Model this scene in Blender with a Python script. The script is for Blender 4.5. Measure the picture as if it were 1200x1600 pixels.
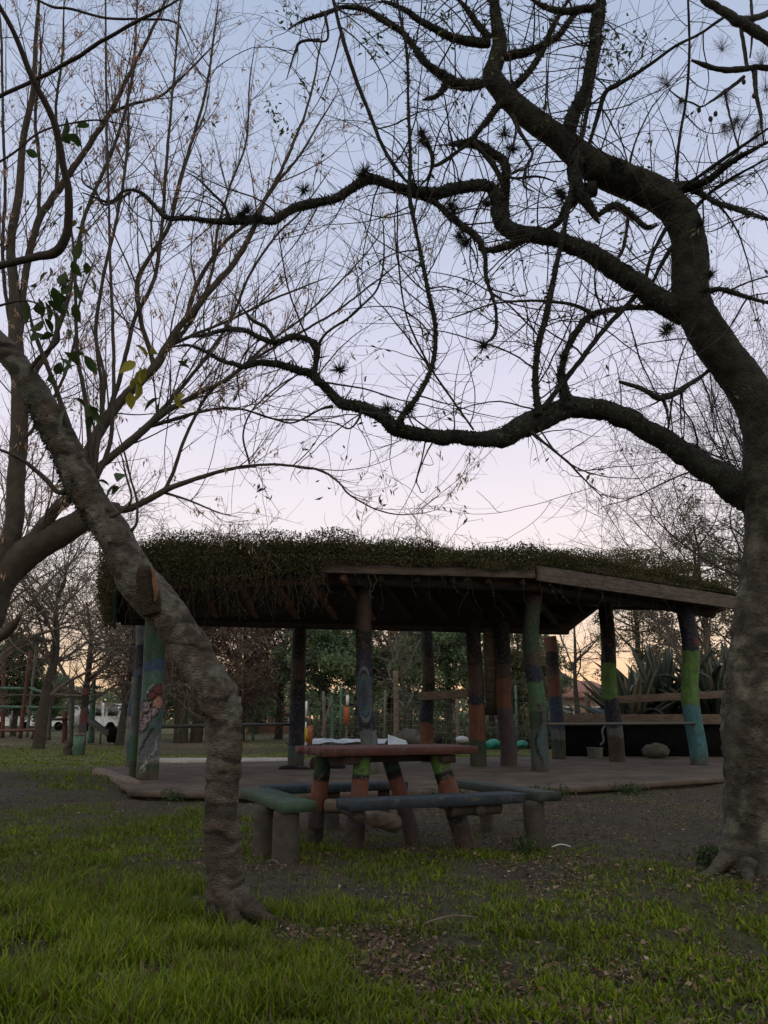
import bpy, math, random
import numpy as np
from mathutils import Vector

# ------------------------------------------------------------------ camera, sky, sun, exposure
for o in list(bpy.data.objects): bpy.data.objects.remove(o)
SC = bpy.context.scene
COL = SC.collection
CAMH = 0.93
FPX = 1200.0
TH = math.atan(322.0 / 1200.0)
cam_d = bpy.data.cameras.new("camera"); cam = bpy.data.objects.new("camera", cam_d); COL.objects.link(cam)
cam.location = (0, 0, CAMH); cam.rotation_euler = (math.pi / 2 + TH, 0, 0)
cam_d.sensor_fit = 'HORIZONTAL'; cam_d.sensor_width = 36; cam_d.lens = 36.0 * FPX / 1200.0
cam_d.clip_start = 0.05; cam_d.clip_end = 2000
cam_d.dof.use_dof = False
SC.camera = cam
SC.view_settings.view_transform = 'Standard'; SC.view_settings.look = 'None'
SC.view_settings.exposure = 0.55; SC.view_settings.gamma = 1.0
SC.cycles.max_bounces = 4; SC.cycles.diffuse_bounces = 2; SC.cycles.glossy_bounces = 2
SC.cycles.transparent_max_bounces = 4; SC.cycles.transmission_bounces = 2

def s2l(c):
    return tuple(((x / 255.0) / 12.92 if x / 255.0 <= 0.04045 else ((x / 255.0 + 0.055) / 1.055) ** 2.4) for x in c)

SUN_AZ = math.radians(13)      # to the right of straight ahead (+Y)
SUN_EL = math.radians(1.5)
w = bpy.data.worlds.new("World"); SC.world = w; w.use_nodes = True
nt = w.node_tree; nt.nodes.clear()
def N(t, **k):
    n = nt.nodes.new(t)
    for a, b in k.items(): setattr(n, a, b)
    return n
out = N('ShaderNodeOutputWorld'); bg = N('ShaderNodeBackground')
tc = N('ShaderNodeTexCoord'); sep = N('ShaderNodeSeparateXYZ')
nt.links.new(tc.outputs['Generated'], sep.inputs[0])
sky = N('ShaderNodeTexSky', sky_type='NISHITA', sun_disc=False)
sky.sun_elevation = SUN_EL; sky.sun_rotation = SUN_AZ; sky.air_density = 1.0; sky.dust_density = 1.5
skm = N('ShaderNodeMixRGB', blend_type='MULTIPLY'); skm.inputs[0].default_value = 1
skm.inputs[2].default_value = (0.1, 0.1, 0.1, 1)
nt.links.new(sky.outputs[0], skm.inputs[1])
ramp = N('ShaderNodeValToRGB'); cr = ramp.color_ramp
stops = [(0.0, (240, 190, 152)), (0.045, (253, 216, 176)), (0.10, (254, 230, 208)), (0.17, (254, 245, 243)),
         (0.26, (250, 241, 249)), (0.41, (229, 227, 246)), (0.56, (203, 211, 235)), (0.75, (178, 193, 221)), (1.0, (166, 182, 214))]
EXPK = 2 ** -0.55
while len(cr.elements) < len(stops): cr.elements.new(0.5)
for e, (p, c) in zip(cr.elements, stops): e.position = p; e.color = (*[q * EXPK for q in s2l(c)], 1)
nt.links.new(sep.outputs[2], ramp.inputs[0])
# unseen sky behind the camera, brightened to light the surfaces facing it
ramp2 = N('ShaderNodeValToRGB'); cr2 = ramp2.color_ramp
st2 = [(0.0, (150, 136, 122)), (0.2, (172, 162, 148)), (0.6, (152, 152, 146)), (1.0, (146, 152, 160))]
while len(cr2.elements) < len(st2): cr2.elements.new(0.5)
for e, (p, c) in zip(cr2.elements, st2): e.position = p; e.color = (*[q * 2.3 for q in s2l(c)], 1)
nt.links.new(sep.outputs[2], ramp2.inputs[0])
mr = N('ShaderNodeMapRange'); mr.inputs[1].default_value = -0.5; mr.inputs[2].default_value = 0.55
nt.links.new(sep.outputs[1], mr.inputs[0])
mx = N('ShaderNodeMixRGB'); nt.links.new(mr.outputs[0], mx.inputs[0])
nt.links.new(ramp2.outputs[0], mx.inputs[1]); nt.links.new(ramp.outputs[0], mx.inputs[2])
mx2 = N('ShaderNodeMixRGB'); mx2.inputs[0].default_value = 0.05
nt.links.new(mx.outputs[0], mx2.inputs[1]); nt.links.new(skm.outputs[0], mx2.inputs[2])
nt.links.new(mx2.outputs[0], bg.inputs[0]); bg.inputs[1].default_value = 1.0
nt.links.new(bg.outputs[0], out.inputs[0])
sd = bpy.data.lights.new("sun", 'SUN'); sd.energy = 0.12; sd.angle = math.radians(10); sd.color = (1.0, 0.72, 0.5)
sun = bpy.data.objects.new("sun", sd); COL.objects.link(sun)
sun_dir = Vector((math.sin(SUN_AZ) * math.cos(SUN_EL + .05), math.cos(SUN_AZ) * math.cos(SUN_EL + .05), math.sin(SUN_EL + .05)))
sun.rotation_euler = sun_dir.to_track_quat('Z', 'Y').to_euler()

# ------------------------------------------------------------------ helpers
rng = np.random.default_rng(7)
CT, ST = math.cos(TH), math.sin(TH)
def cdep(py, D):                      # depth along the view axis for a point at world Y = D
    v = (800 - py) / FPX
    return D / (CT - v * ST)
def W(px, py, D):
    u = (px - 600) / FPX; v = (800 - py) / FPX; c = D / (CT - v * ST)
    return np.array([u * c, D, CAMH + c * (ST + v * CT)])
def G(px, py, z=0.0):                 # where the sight line meets the height z
    u = (px - 600) / FPX; v = (800 - py) / FPX
    dz = ST + v * CT
    c = (z - CAMH) / dz
    return np.array([u * c, (CT - v * ST) * c, z])
def project(P):
    x = P[..., 0]; y = P[..., 1]; z = P[..., 2] - CAMH
    c = y * CT + z * ST; v = -y * ST + z * CT
    return 600 + FPX * x / c, 800 - FPX * v / c

def _h(ix, iy, iz):
    n = (ix * 374761393 + iy * 668265263 + iz * 2147483647 + 1274126177) & 0xffffffff
    n = ((n ^ (n >> 13)) * 1274126177) & 0xffffffff
    n = (n ^ (n >> 16)) & 0xffff
    return n / 65535.0
def vn(P, f=1.0, seed=0):             # value noise 0..1
    P = np.asarray(P, float) * f + seed * 17.3 + 1000
    i = np.floor(P).astype(np.int64); t = P - i; t = t * t * (3 - 2 * t)
    x, y, z = i[..., 0], i[..., 1], i[..., 2]
    r = 0
    for a in (0, 1):
        for b in (0, 1):
            for c in (0, 1):
                wgt = (t[..., 0] if a else 1 - t[..., 0]) * (t[..., 1] if b else 1 - t[..., 1]) * (t[..., 2] if c else 1 - t[..., 2])
                r = r + wgt * _h(x + a, y + b, z + c)
    return r
def fbm(P, f=1.0, o=3, seed=0):
    r = 0; a = 0.5; s = 0
    for k in range(o):
        r = r + a * vn(P, f * 2 ** k, seed + k); s += a; a *= 0.5
    return r / s
def xy0(x, y, z=0):
    return np.stack([x, y, np.zeros_like(x) + z], -1)
def unit(v):
    return v / (np.linalg.norm(v, axis=-1, keepdims=True) + 1e-12)

class Acc:
    def __init__(s): s.V = []; s.F = []; s.C = []; s.n = 0
    def add(s, V, F, C=None):
        V = np.asarray(V, float).reshape(-1, 3)
        for f in (F if isinstance(F, list) else [F]):
            s.F.append(np.asarray(f, np.int64) + s.n)
        s.V.append(V); s.n += len(V)
        if C is not None:
            C = np.asarray(C, float)
            if C.ndim == 1: C = np.tile(C, (len(V), 1))
            s.C.append(C)
        return s
    def box(s, c, sz, rz=0, C=None, R=None):
        sx, sy, sz_ = [q / 2 for q in sz]
        v = np.array([[x, y, z] for x in (-sx, sx) for y in (-sy, sy) for z in (-sz_, sz_)])
        if R is None:
            a = math.cos(rz); b = math.sin(rz); R = np.array([[a, -b, 0], [b, a, 0], [0, 0, 1]])
        v = v @ np.asarray(R).T + np.asarray(c)
        f = [[0, 1, 3, 2], [4, 6, 7, 5], [0, 4, 5, 1], [2, 3, 7, 6], [0, 2, 6, 4], [1, 5, 7, 3]]
        return s.add(v, np.array(f), C)
    def beam(s, a, b, wd, ht, C=None, up=(0, 0, 1), ext=0):   # rectangular bar from a to b, slightly worn
        a = np.asarray(a, float); b = np.asarray(b, float); d = b - a; L = np.linalg.norm(d); d = d / L
        a = a - d * ext; b = b + d * ext; L += 2 * ext
        u = np.asarray(up, float); sd_ = unit(np.cross(d, u)); u = np.cross(sd_, d)
        n = max(2, int(L / 0.12) + 1)
        prof = np.array([(-.5, -.46), (-.485, -.5), (.485, -.5), (.5, -.46), (.5, .44), (.485, .5), (-.485, .5), (-.5, .44)])
        t = np.linspace(0, 1, n)
        ctr = a + np.outer(t, b - a)
        V = ctr[:, None, :] + prof[None, :, 0, None] * wd * sd_ + prof[None, :, 1, None] * ht * u
        nz = (fbm(V, 3.0 / max(.1, wd) * .35, 2, 3) - .5)
        V = V + nz[..., None] * min(wd, ht) * 0.06 * u
        k = 8
        i = np.arange(n - 1)[:, None] * k; j = np.arange(k)[None]
        q = np.stack([i + j, i + (j + 1) % k, i + k + (j + 1) % k, i + k + j], -1).reshape(-1, 4)
        return s.add(V.reshape(-1, 3), [q, np.arange(k)[::-1][None], (np.arange(k) + (n - 1) * k)[None]], C)
    def build(s, name, mat, parent=None, smooth=False):
        me = bpy.data.meshes.new(name)
        V = np.concatenate(s.V) if s.V else np.zeros((0, 3))
        org = np.zeros(3)
        if parent is not None: org = np.array(parent.location)
        else: org = np.array([V[:, 0].mean(), V[:, 1].mean(), V[:, 2].min()])
        me.vertices.add(len(V)); me.vertices.foreach_set("co", (V - org).astype(np.float32).ravel())
        li = np.concatenate([f.ravel() for f in s.F]).astype(np.int32)
        lt = np.concatenate([np.full(len(f), f.shape[1]) for f in s.F]).astype(np.int32)
        me.loops.add(len(li)); me.loops.foreach_set("vertex_index", li)
        me.polygons.add(len(lt)); ls = np.concatenate([[0], np.cumsum(lt)[:-1]]).astype(np.int32)
        me.polygons.foreach_set("loop_start", ls); me.polygons.foreach_set("loop_total", lt)
        if s.C:
            at = me.color_attributes.new("Col", 'FLOAT_COLOR', 'POINT')
            C = np.concatenate(s.C)
            if C.shape[1] == 3: C = np.concatenate([C, np.ones((len(C), 1))], 1)
            at.data.foreach_set("color", C.astype(np.float32).ravel())
        me.update(calc_edges=True)
        if smooth: me.polygons.foreach_set("use_smooth", np.ones(len(lt), bool))
        me.materials.append(mat)
        o = bpy.data.objects.new(name, me); COL.objects.link(o)
        if parent is not None: o.parent = parent
        else: o.location = org
        return o

def tubes(P, R, k=3, ref=None, cap=False, disp=None):
    """P (B,n,3), R (B,n) -> verts, quads"""
    P = np.asarray(P, float); R = np.asarray(R, float)
    B, n = P.shape[:2]
    T = unit(np.gradient(P, axis=1))
    if ref is None:
        m = unit(T.mean(1)); rf = np.where(np.abs(m[:, 2:3]) > .8, np.array([[0, 1., 0]]), np.array([[0, 0, 1.]]))
        rf = np.repeat(rf[:, None], n, 1)
    else: rf = np.broadcast_to(np.asarray(ref, float), P.shape)
    n1 = unit(np.cross(T, rf)); n2 = np.cross(T, n1)
    a = np.arange(k) / k * 2 * np.pi
    nor = np.cos(a)[None, None, :, None] * n1[:, :, None] + np.sin(a)[None, None, :, None] * n2[:, :, None]
    rr = R[:, :, None, None]
    if disp is not None:
        pts = P[:, :, None] + nor * rr
        rr = rr * disp(pts, a)[..., None]
    V = P[:, :, None] + nor * rr
    b = np.arange(B)[:, None, None] * (n * k); i = np.arange(n - 1)[None, :, None] * k; j = np.arange(k)[None, None]
    q = np.stack([b + i + j, b + i + (j + 1) % k, b + i + k + (j + 1) % k, b + i + k + j], -1).reshape(-1, 4)
    F = [q]
    if cap:
        bb = np.arange(B)[:, None] * (n * k)
        F.append((bb + np.arange(k)[::-1]).reshape(-1, k)); F.append((bb + (n - 1) * k + np.arange(k)).reshape(-1, k))
    return V.reshape(-1, 3), F, nor

def catmull(pts, step):
    pts = np.asarray(pts, float)
    if len(pts) == 2: pts = np.array([pts[0], (pts[0] + pts[1]) / 2, pts[1]])
    p = np.vstack([2 * pts[0] - pts[1], pts, 2 * pts[-1] - pts[-2]])
    outp = []
    for i in range(1, len(p) - 2):
        L = np.linalg.norm(p[i + 1][:3] - p[i][:3]); m = max(1, int(round(L / step)))
        t = (np.arange(m) / m)[:, None]
        outp.append(0.5 * ((2 * p[i]) + (-p[i - 1] + p[i + 1]) * t + (2 * p[i - 1] - 5 * p[i] + 4 * p[i + 1] - p[i + 2]) * t ** 2
                           + (-p[i - 1] + 3 * p[i] - 3 * p[i + 1] + p[i + 2]) * t ** 3))
    outp.append(p[-2][None])
    return np.vstack(outp)

def trace(pts, D0, D1, step=0.03):
    """pixel trace (x, y, r) with depth from D0 to D1 -> points (n,3), radii (n)"""
    pts = np.array(pts, float)
    seg = np.concatenate([[0], np.cumsum(np.hypot(*np.diff(pts[:, :2], axis=0).T))]); seg /= seg[-1]
    Q = []
    for (x, y, r), t in zip(pts, seg):
        D = D0 + (D1 - D0) * t
        Q.append([*W(x, y, D), r / FPX * cdep(y, D)])
    Q = catmull(Q, step)
    return Q[:, :3], np.maximum(Q[:, 3], 0.0008)

class Segs:
    def __init__(s): s.A = []; s.B = []; s.r = []; s.w = []
    def add(s, P, R, w=1.0):
        P = np.asarray(P); R = np.asarray(R)
        if P.ndim == 2: P = P[None]; R = R[None]
        s.A.append(P[:, :-1].reshape(-1, 3)); s.B.append(P[:, 1:].reshape(-1, 3))
        s.r.append(((R[:, :-1] + R[:, 1:]) / 2).reshape(-1))
        s.w.append(np.broadcast_to(np.asarray(w, float), R[:, 1:].shape).reshape(-1) if np.ndim(w) else np.full(R[:, 1:].size, w))
        return s
    def pick(s, n, rg):
        A = np.concatenate(s.A); B = np.concatenate(s.B); r = np.concatenate(s.r); w = np.concatenate(s.w)
        L = np.linalg.norm(B - A, axis=1); p = L * w; p /= p.sum()
        i = rg.choice(len(A), n, p=p); t = rg.random(n)[:, None]
        return A[i] * (1 - t) + B[i] * t, unit(B[i] - A[i]), r[i]

def grow(segs, n, L=(.2, .8), ang=(30, 70), m=6, up=0., curl=1.0, wander=.15, r0=.003, r1=.001, rg=rng, rk=.5, upstart=0., flat=1.0):
    """children twigs: arrays (n,m,3),(n,m)"""
    S, T, pr = segs.pick(n, rg)
    rnd = rg.normal(size=(n, 3)); rnd[:, 2] += upstart; rnd[:, 1] *= flat
    perp = unit(rnd - (rnd * T).sum(1, keepdims=True) * T)
    a = np.radians(rg.uniform(*ang, n))[:, None]
    d = unit(T * np.cos(a) + perp * np.sin(a))
    Ln = rg.uniform(0, 1, n) ** 1.6 * (L[1] - L[0]) + L[0]
    st = (Ln / (m - 1))[:, None]
    cv = unit(rg.normal(size=(n, 3))) * rg.uniform(0.2, 1, n)[:, None] * curl
    P = [S]
    for k in range(m - 1):
        d = unit(d + cv * st + rg.normal(size=(n, 3)) * wander + np.array([0, 0, up]) * st)
        P.append(P[-1] + d * st)
    P = np.stack(P, 1)
    rr = np.minimum(pr * rk, r0 * (0.5 + Ln / L[1])); rr = np.maximum(rr, r1)
    R = rr[:, None] + (r1 * .6 - rr)[:, None] * np.linspace(0, 1, m)[None]
    return P, np.maximum(R, r1 * .6)

def leaves(pos, ax, L, Wd, rg=rng, bend=.25):
    """diamond leaves with a fold: pos (n,3), axis (n,3)"""
    n = len(pos); ax = unit(ax); sd_ = unit(np.cross(ax, rg.normal(size=(n, 3)))); nn = np.cross(ax, sd_)
    L = np.broadcast_to(L, (n,))[:, None]; Wd = np.broadcast_to(Wd, (n,))[:, None]
    v = np.stack([pos, pos + ax * L * .45 + sd_ * Wd / 2 + nn * Wd * bend, pos + ax * L, pos + ax * L * .45 - sd_ * Wd / 2 + nn * Wd * bend], 1)
    b = np.arange(n)[:, None] * 4
    f = np.concatenate([b + np.array([[0, 1, 2]]), b + np.array([[0, 2, 3]])])
    return v.reshape(-1, 3), f
def broadleaves(pos, ax, L, Wd, rg=rng):
    """ovate leaf with midrib fold and drooping tip: 10 verts"""
    n = len(pos); ax = unit(ax); sd_ = unit(np.cross(ax, rg.normal(size=(n, 3)) * .6 + np.array([0, 0, 1.]))); nn = np.cross(sd_, ax)
    L = np.broadcast_to(L, (n,))[:, None]; Wd = np.broadcast_to(Wd, (n,))[:, None]
    rows = [(0, .04, 0), (.25, .42, .02), (.55, .5, .0), (.8, .28, -.06), (1, .02, -.14)]
    vs = []
    for t, wv, h in rows:
        c = pos + ax * L * t + nn * L * h
        vs += [c - sd_ * Wd * wv + nn * Wd * wv * .4, c, c + sd_ * Wd * wv + nn * Wd * wv * .4]
    v = np.stack(vs, 1); b = np.arange(n)[:, None] * 15
    fs = []
    for i in range(4):
        for j in range(2):
            fs.append(b + np.array([[i * 3 + j, i * 3 + j + 1, i * 3 + j + 4, i * 3 + j + 3]]))
    return v.reshape(-1, 3), np.concatenate(fs)

def tag(o, label=None, cat=None, group=None, kind=None):
    if label: o['label'] = label
    if cat: o['category'] = cat
    if group: o['group'] = group
    if kind: o['kind'] = kind
    return o
def empty(name, loc, label=None, cat=None, group=None):
    o = bpy.data.objects.new(name, None); COL.objects.link(o); o.location = tuple(float(q) for q in loc)
    o.empty_display_size = .1
    return tag(o, label, cat, group)
def copy_tree(o, parent=None):
    c = o.copy(); COL.objects.link(c); c.parent = parent
    for ch in list(o.children): copy_tree(ch, c)
    return c

# ------------------------------------------------------------------ materials
def mat(name, c1, c2=None, scale=6, rough=.85, bump=.3, bscale=40, vcol=False, trans=0.0, c3=None, spec=.25, stretch=(1, 1, 1), dist=.01, contrast=(.35, .65)):
    m = bpy.data.materials.new(name); m.use_nodes = True; t = m.node_tree; t.nodes.clear()
    L = t.links.new
    o = t.nodes.new('ShaderNodeOutputMaterial'); b = t.nodes.new('ShaderNodeBsdfPrincipled')
    b.inputs['Roughness'].default_value = rough; b.inputs['Specular IOR Level'].default_value = spec
    g = t.nodes.new('ShaderNodeNewGeometry'); mp = t.nodes.new('ShaderNodeMapping'); mp.inputs['Scale'].default_value = stretch
    L(g.outputs['Position'], mp.inputs[0])
    n1 = t.nodes.new('ShaderNodeTexNoise'); n1.inputs['Scale'].default_value = scale; n1.inputs['Detail'].default_value = 6; n1.inputs['Roughness'].default_value = .65
    L(mp.outputs[0], n1.inputs['Vector'])
    rp = t.nodes.new('ShaderNodeMapRange'); rp.inputs[1].default_value = contrast[0]; rp.inputs[2].default_value = contrast[1]
    L(n1.outputs['Fac'], rp.inputs[0])
    mx = t.nodes.new('ShaderNodeMixRGB'); L(rp.outputs[0], mx.inputs[0])
    c2 = c2 or tuple(x * .55 for x in c1)
    if vcol:
        at = t.nodes.new('ShaderNodeAttribute'); at.attribute_name = 'Col'
        mu = t.nodes.new('ShaderNodeMixRGB'); mu.blend_type = 'MULTIPLY'; mu.inputs[0].default_value = 1
        mx.inputs[1].default_value = (*c1, 1); mx.inputs[2].default_value = (*c2, 1)
        L(mx.outputs[0], mu.inputs[1]); L(at.outputs['Color'], mu.inputs[2]); col = mu.outputs[0]
    else:
        mx.inputs[1].default_value = (*c1, 1); mx.inputs[2].default_value = (*c2, 1); col = mx.outputs[0]
    if c3:
        n3 = t.nodes.new('ShaderNodeTexNoise'); n3.inputs['Scale'].default_value = scale * 3.1; n3.inputs['Detail'].default_value = 4
        L(g.outputs['Position'], n3.inputs['Vector'])
        r3 = t.nodes.new('ShaderNodeMapRange'); r3.inputs[1].default_value = .56; r3.inputs[2].default_value = .66
        L(n3.outputs['Fac'], r3.inputs[0])
        m3 = t.nodes.new('ShaderNodeMixRGB'); L(r3.outputs[0], m3.inputs[0]); L(col, m3.inputs[1]); m3.inputs[2].default_value = (*c3, 1); col = m3.outputs[0]
    L(col, b.inputs['Base Color'])
    if bump > 0:
        n2 = t.nodes.new('ShaderNodeTexNoise'); n2.inputs['Scale'].default_value = bscale; n2.inputs['Detail'].default_value = 5
        L(mp.outputs[0], n2.inputs['Vector'])
        bp = t.nodes.new('ShaderNodeBump'); bp.inputs['Strength'].default_value = bump; bp.inputs['Distance'].default_value = dist
        L(n2.outputs['Fac'], bp.inputs['Height']); L(bp.outputs[0], b.inputs['Normal'])
    if trans > 0:
        tr = t.nodes.new('ShaderNodeBsdfTranslucent'); L(col, tr.inputs[0])
        ms = t.nodes.new('ShaderNodeMixShader'); ms.inputs[0].default_value = trans
        L(b.outputs[0], ms.inputs[1]); L(tr.outputs[0], ms.inputs[2]); L(ms.outputs[0], o.inputs[0])
    else: L(b.outputs[0], o.inputs[0])
    return m

W1 = (1, 1, 1)
MT = dict(
    bark_big=mat('bark_grey_brown', (.075, .068, .055), (.026, .023, .020), 9, .9, 1.0, 60, vcol=True, dist=.02, contrast=(.38, .62)),
    bark_left=mat('bark_ringed', W1, (.45, .42, .40), 16, .92, 1.0, 70, vcol=True, stretch=(1, 1, 1.6), dist=.02),
    bark_moss=mat('bark_mossy_dark', (.024, .027, .024), (.013, .012, .012), 14, .95, .8, 90, c3=(.05, .06, .045), dist=.015),
    bark_brown=mat('bark_brown', (.062, .053, .046), (.032, .028, .026), 10, .9, .4, 60),
    twig=mat('twig_dark', (.04, .032, .028), (.025, .02, .019), 20, .9, 0),
    twig_pink=mat('twig_reddish', (.24, .17, .145), (.12, .085, .075), 6, .9, 0),
    twig_grey=mat('twig_grey', (.17, .145, .125), (.09, .075, .065), 6, .9, 0),
    twig_seed=mat('twig_brown_grey', (.12, .095, .08), (.06, .048, .042), 6, .9, 0),
    bark_seed=mat('bark_olive_brown', (.062, .054, .043), (.035, .030, .026), 9, .9, .5, 50),
    vine=mat('vine_stem', (.045, .036, .028), (.025, .02, .016), 6, .9, 0),
    cut=mat('cut_wood', (.15, .08, .045), (.06, .036, .026), 30, .8, .4, 80),
    airplant=mat('air_plant', (.028, .032, .026), (.018, .018, .015), 20, .9, 0),
    leaf=mat('leaf_fresh', W1, (.6, .6, .6), 5, .55, 0, vcol=True, trans=.35),
    seed=mat('dry_seed', (.45, .31, .23), (.27, .18, .14), 3, .8, 0, trans=.3),
    ever=mat('foliage_dark', W1, (.6, .65, .6), 1.2, .7, 0, vcol=True, trans=.45),
    roofleaf=mat('roof_plant', W1, (.6, .6, .55), 3, .7, 0, vcol=True, trans=.2),
    soil=mat('soil', (.035, .028, .02), (.02, .018, .013), 5, .95, .8, 30),
    ground=mat('ground_soil_grass', W1, (.55, .55, .55), 9, .95, .9, 45, vcol=True, dist=.02),
    grass=mat('grass_blade', W1, (.65, .65, .65), 2.5, .6, 0, vcol=True, trans=.3),
    litter=mat('dry_leaf', W1, (.6, .6, .6), 20, .8, 0, vcol=True, trans=.1),
    slab=mat('concrete_worn', (.112, .084, .068), (.042, .034, .029), 1.6, .9, .8, 35, c3=(.065, .058, .04), dist=.01),
    path=mat('concrete_pale', (.33, .29, .26), (.20, .18, .16), 3, .9, .3, 30),
    wood_dark=mat('timber_dark', (.05, .037, .032), (.025, .02, .02), 5, .85, .5, 50, stretch=(1, 1, 4)),
    wood_red=mat('timber_red_brown', (.24, .12, .09), (.10, .06, .05), 5, .85, .5, 50),
    fascia=mat('timber_weathered', (.115, .09, .078), (.045, .037, .034), 4, .85, .7, 40, stretch=(1, 1, 6), dist=.015),
    wood=mat('timber_grey_brown', (.16, .125, .10), (.075, .06, .05), 6, .85, .5, 40, stretch=(1, 1, 5)),
    paint=mat('weathered_paint', W1, (.55, .55, .55), 9, .7, .6, 26, vcol=True, spec=.25, contrast=(.4, .7), c3=(.055, .046, .04), dist=.004),
    black=mat('black_liner', (.007, .007, .008), (.003, .003, .003), 6, .95, .2, 20, spec=.05),
    metal=mat('metal_dark', (.04, .045, .045), (.03, .02, .018), 20, .5, .1, 60, spec=.5),
    white=mat('white_paint', (.62, .62, .63), (.45, .45, .45), 5, .5, 0),
    glass=mat('glass_dark', (.03, .04, .05), (.02, .025, .03), 2, .12, 0, spec=.6),
    tarp=mat('tarp_white', (.36, .38, .41), (.22, .24, .27), 4, .5, .5, 12),
    teal=mat('teal_plastic', (.02, .20, .15), (.015, .12, .10), 6, .4, .3, 20),
    orange=mat('orange_box', (.32, .09, .035), (.18, .05, .03), 8, .7, 0),
    yellow=mat('yellow_plastic', (.34, .24, .03), (.22, .14, .02), 8, .5, 0),
    greenpaint=mat('green_paint', (.07, .15, .11), (.035, .07, .055), 8, .6, .2, 30),
    redpaint=mat('red_brown_paint', (.13, .045, .035), (.06, .03, .028), 8, .7, .2, 30),
    greypost=mat('grey_post', (.13, .135, .125), (.07, .065, .06), 8, .8, .3, 30),
    fence=mat('wire_galvanised', (.14, .15, .14), (.07, .08, .07), 8, .6, 0, spec=.5),
    tile=mat('roof_tile', (.30, .14, .10), (.18, .09, .07), 6, .8, .3, 20),
    plaster=mat('plaster_pink', (.30, .19, .15), (.22, .14, .12), 2, .9, 0),
    hill=mat('hill_wood', (.035, .045, .042), (.02, .025, .025), .4, .95, 1.0, 2.0, dist=.5),
    cloth=mat('black_cloth', (.010, .010, .011), (.006, .006, .006), 8, .9, .6, 30),
    clothbrown=mat('brown_cloth', (.05, .022, .018), (.02, .012, .01), 8, .9, .6, 30),
    rock=mat('rock', (.075, .07, .06), (.035, .032, .03), 6, .9, .8, 25),
    agave=mat('agave_leaf', W1, (.7, .7, .7), 1.5, .35, .1, 10, vcol=True, spec=.5, trans=.08),
    cone=mat('pine_cone', (.03, .022, .018), None, 30, .8, .5, 60),
    needle=mat('pine_needle', (.055, .05, .035), (.03, .03, .02), 4, .8, 0),
)

# ------------------------------------------------------------------ ground
def mound(x, y):                 # low dark earth mound on the left edge
    c = G(20, 1222)
    return .16 * np.exp(-(((x - c[0]) / 1.3) ** 2 + ((y - c[1]) / .55) ** 2))
def gh(x, y):
    P = xy0(x, y)
    near = np.clip((22 - y) / 8, 0, 1)
    h = (fbm(P, .9, 3, 11) - .5) * .07 * near + (fbm(P, 6, 2, 5) - .5) * .025 * near
    # settle under the slab and benches
    h = h + mound(x, y)
    return h
# where grass grows, given as real patches on the ground (centres found by eye on the photo)
PATCH = [(860, 1400, 380, 22, .65), (640, 1385, 160, 14, .5), (120, 1330, 260, 60, .62), (90, 1215, 110, 20, .6), (300, 1330, 60, 40, .45), (366, 1446, 70, 14, 1.0), (1125, 1378, 70, 10, .95), (552, 1338, 28, 8, .9), (735, 1330, 30, 8, .85), (435, 1354, 35, 8, .8), (486, 1326, 25, 8, .6), (829, 1324, 25, 7, .85), (160, 1300, 200, 26, .5), (60, 1270, 120, 16, .45), (820, 1440, 420, 34, .7), (520, 1350, 80, 20, .5), (900, 1330, 60, 8, .35), (640, 1420, 120, 16, .5),   # px, py, half-width px, half-height py, weight
    (80, 1480, 330, 95, 1.0), (250, 1560, 420, 70, 1.0), (700, 1560, 420, 80, .75), (1050, 1540, 300, 110, .75), (150, 1400, 170, 45, .85),
    (560, 1455, 170, 30, .55), (900, 1450, 330, 40, .62), (620, 1362, 110, 22, .9), (460, 1310, 70, 20, .35), (560, 1310, 60, 14, .45),
    (1040, 1365, 170, 18, .8), (800, 1345, 90, 16, .6), (80, 1175, 140, 16, .95), (60, 1205, 60, 14, .6), (270, 1295, 130, 22, .75),
    (100, 1240, 60, 8, .5), (260, 1240, 40, 7, .8), (40, 1350, 130, 30, .5), (820, 1236, 80, 6, .7), (990, 1243, 60, 6, .25),
    (385, 1290, 20, 25, .6), (830, 1330, 40, 12, .6), (700, 1330, 70, 14, .5), (60, 1185, 160, 22, .8), (1000, 1222, 60, 4, .3)]
BARE = [(330, 1340, 80, 18, .7), (480, 1400, 110, 22, .7), (200, 1245, 120, 14, .7), (700, 1300, 230, 30, .5), (960, 1290, 160, 42, 1.0),
        (1060, 1235, 70, 12, .7), (620, 1405, 90, 16, .6), (860, 1400, 100, 16, .5), (20, 1222, 45, 9, .9), (900, 1500, 110, 18, .35), (1120, 1560, 60, 25, .4), (900, 1590, 80, 18, .5)]
def gmask(x, y):
    px, py = project(xy0(x, y))
    w_ = fbm(xy0(x, y), 1.4, 3, 21) - .5
    px = px + w_ * 170; py2 = py + (fbm(xy0(x, y), 1.7, 3, 31) - .5) * 46 * np.clip((py - 1130) / 150, .15, 2)
    g = np.zeros_like(x)
    for a, b, c, d, e in PATCH:
        q = ((px - a) / c) ** 2 + ((py2 - b) / d) ** 2
        g = np.maximum(g, e * np.clip(1.45 - q * .85, 0, 1))
    far = np.clip((y - 15.5) / 1.5, 0, 1) * (.85 - .6 * (vn(xy0(x, y), .25, 4) > .6))
    g = np.maximum(g, far)
    g = np.where((px < -40) | (px > 1240) | (py > 1640) | (y < 2.2), np.maximum(g, .6), g)
    for a, b, c, d, e in BARE:
        q = ((px - a) / c) ** 2 + ((py2 - b) / d) ** 2
        g = g * (1 - e * np.clip(1.3 - q, 0, 1))
    near = (y < 15)
    fine = fbm(xy0(x, y), 3.2, 3, 47)
    g = np.where(near, np.clip(g * (.55 + 1.1 * fine) + .16 * np.clip((fine - .45) * 8, 0, 1), 0, 1), g)
    return np.clip(g, 0, 1)
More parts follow.
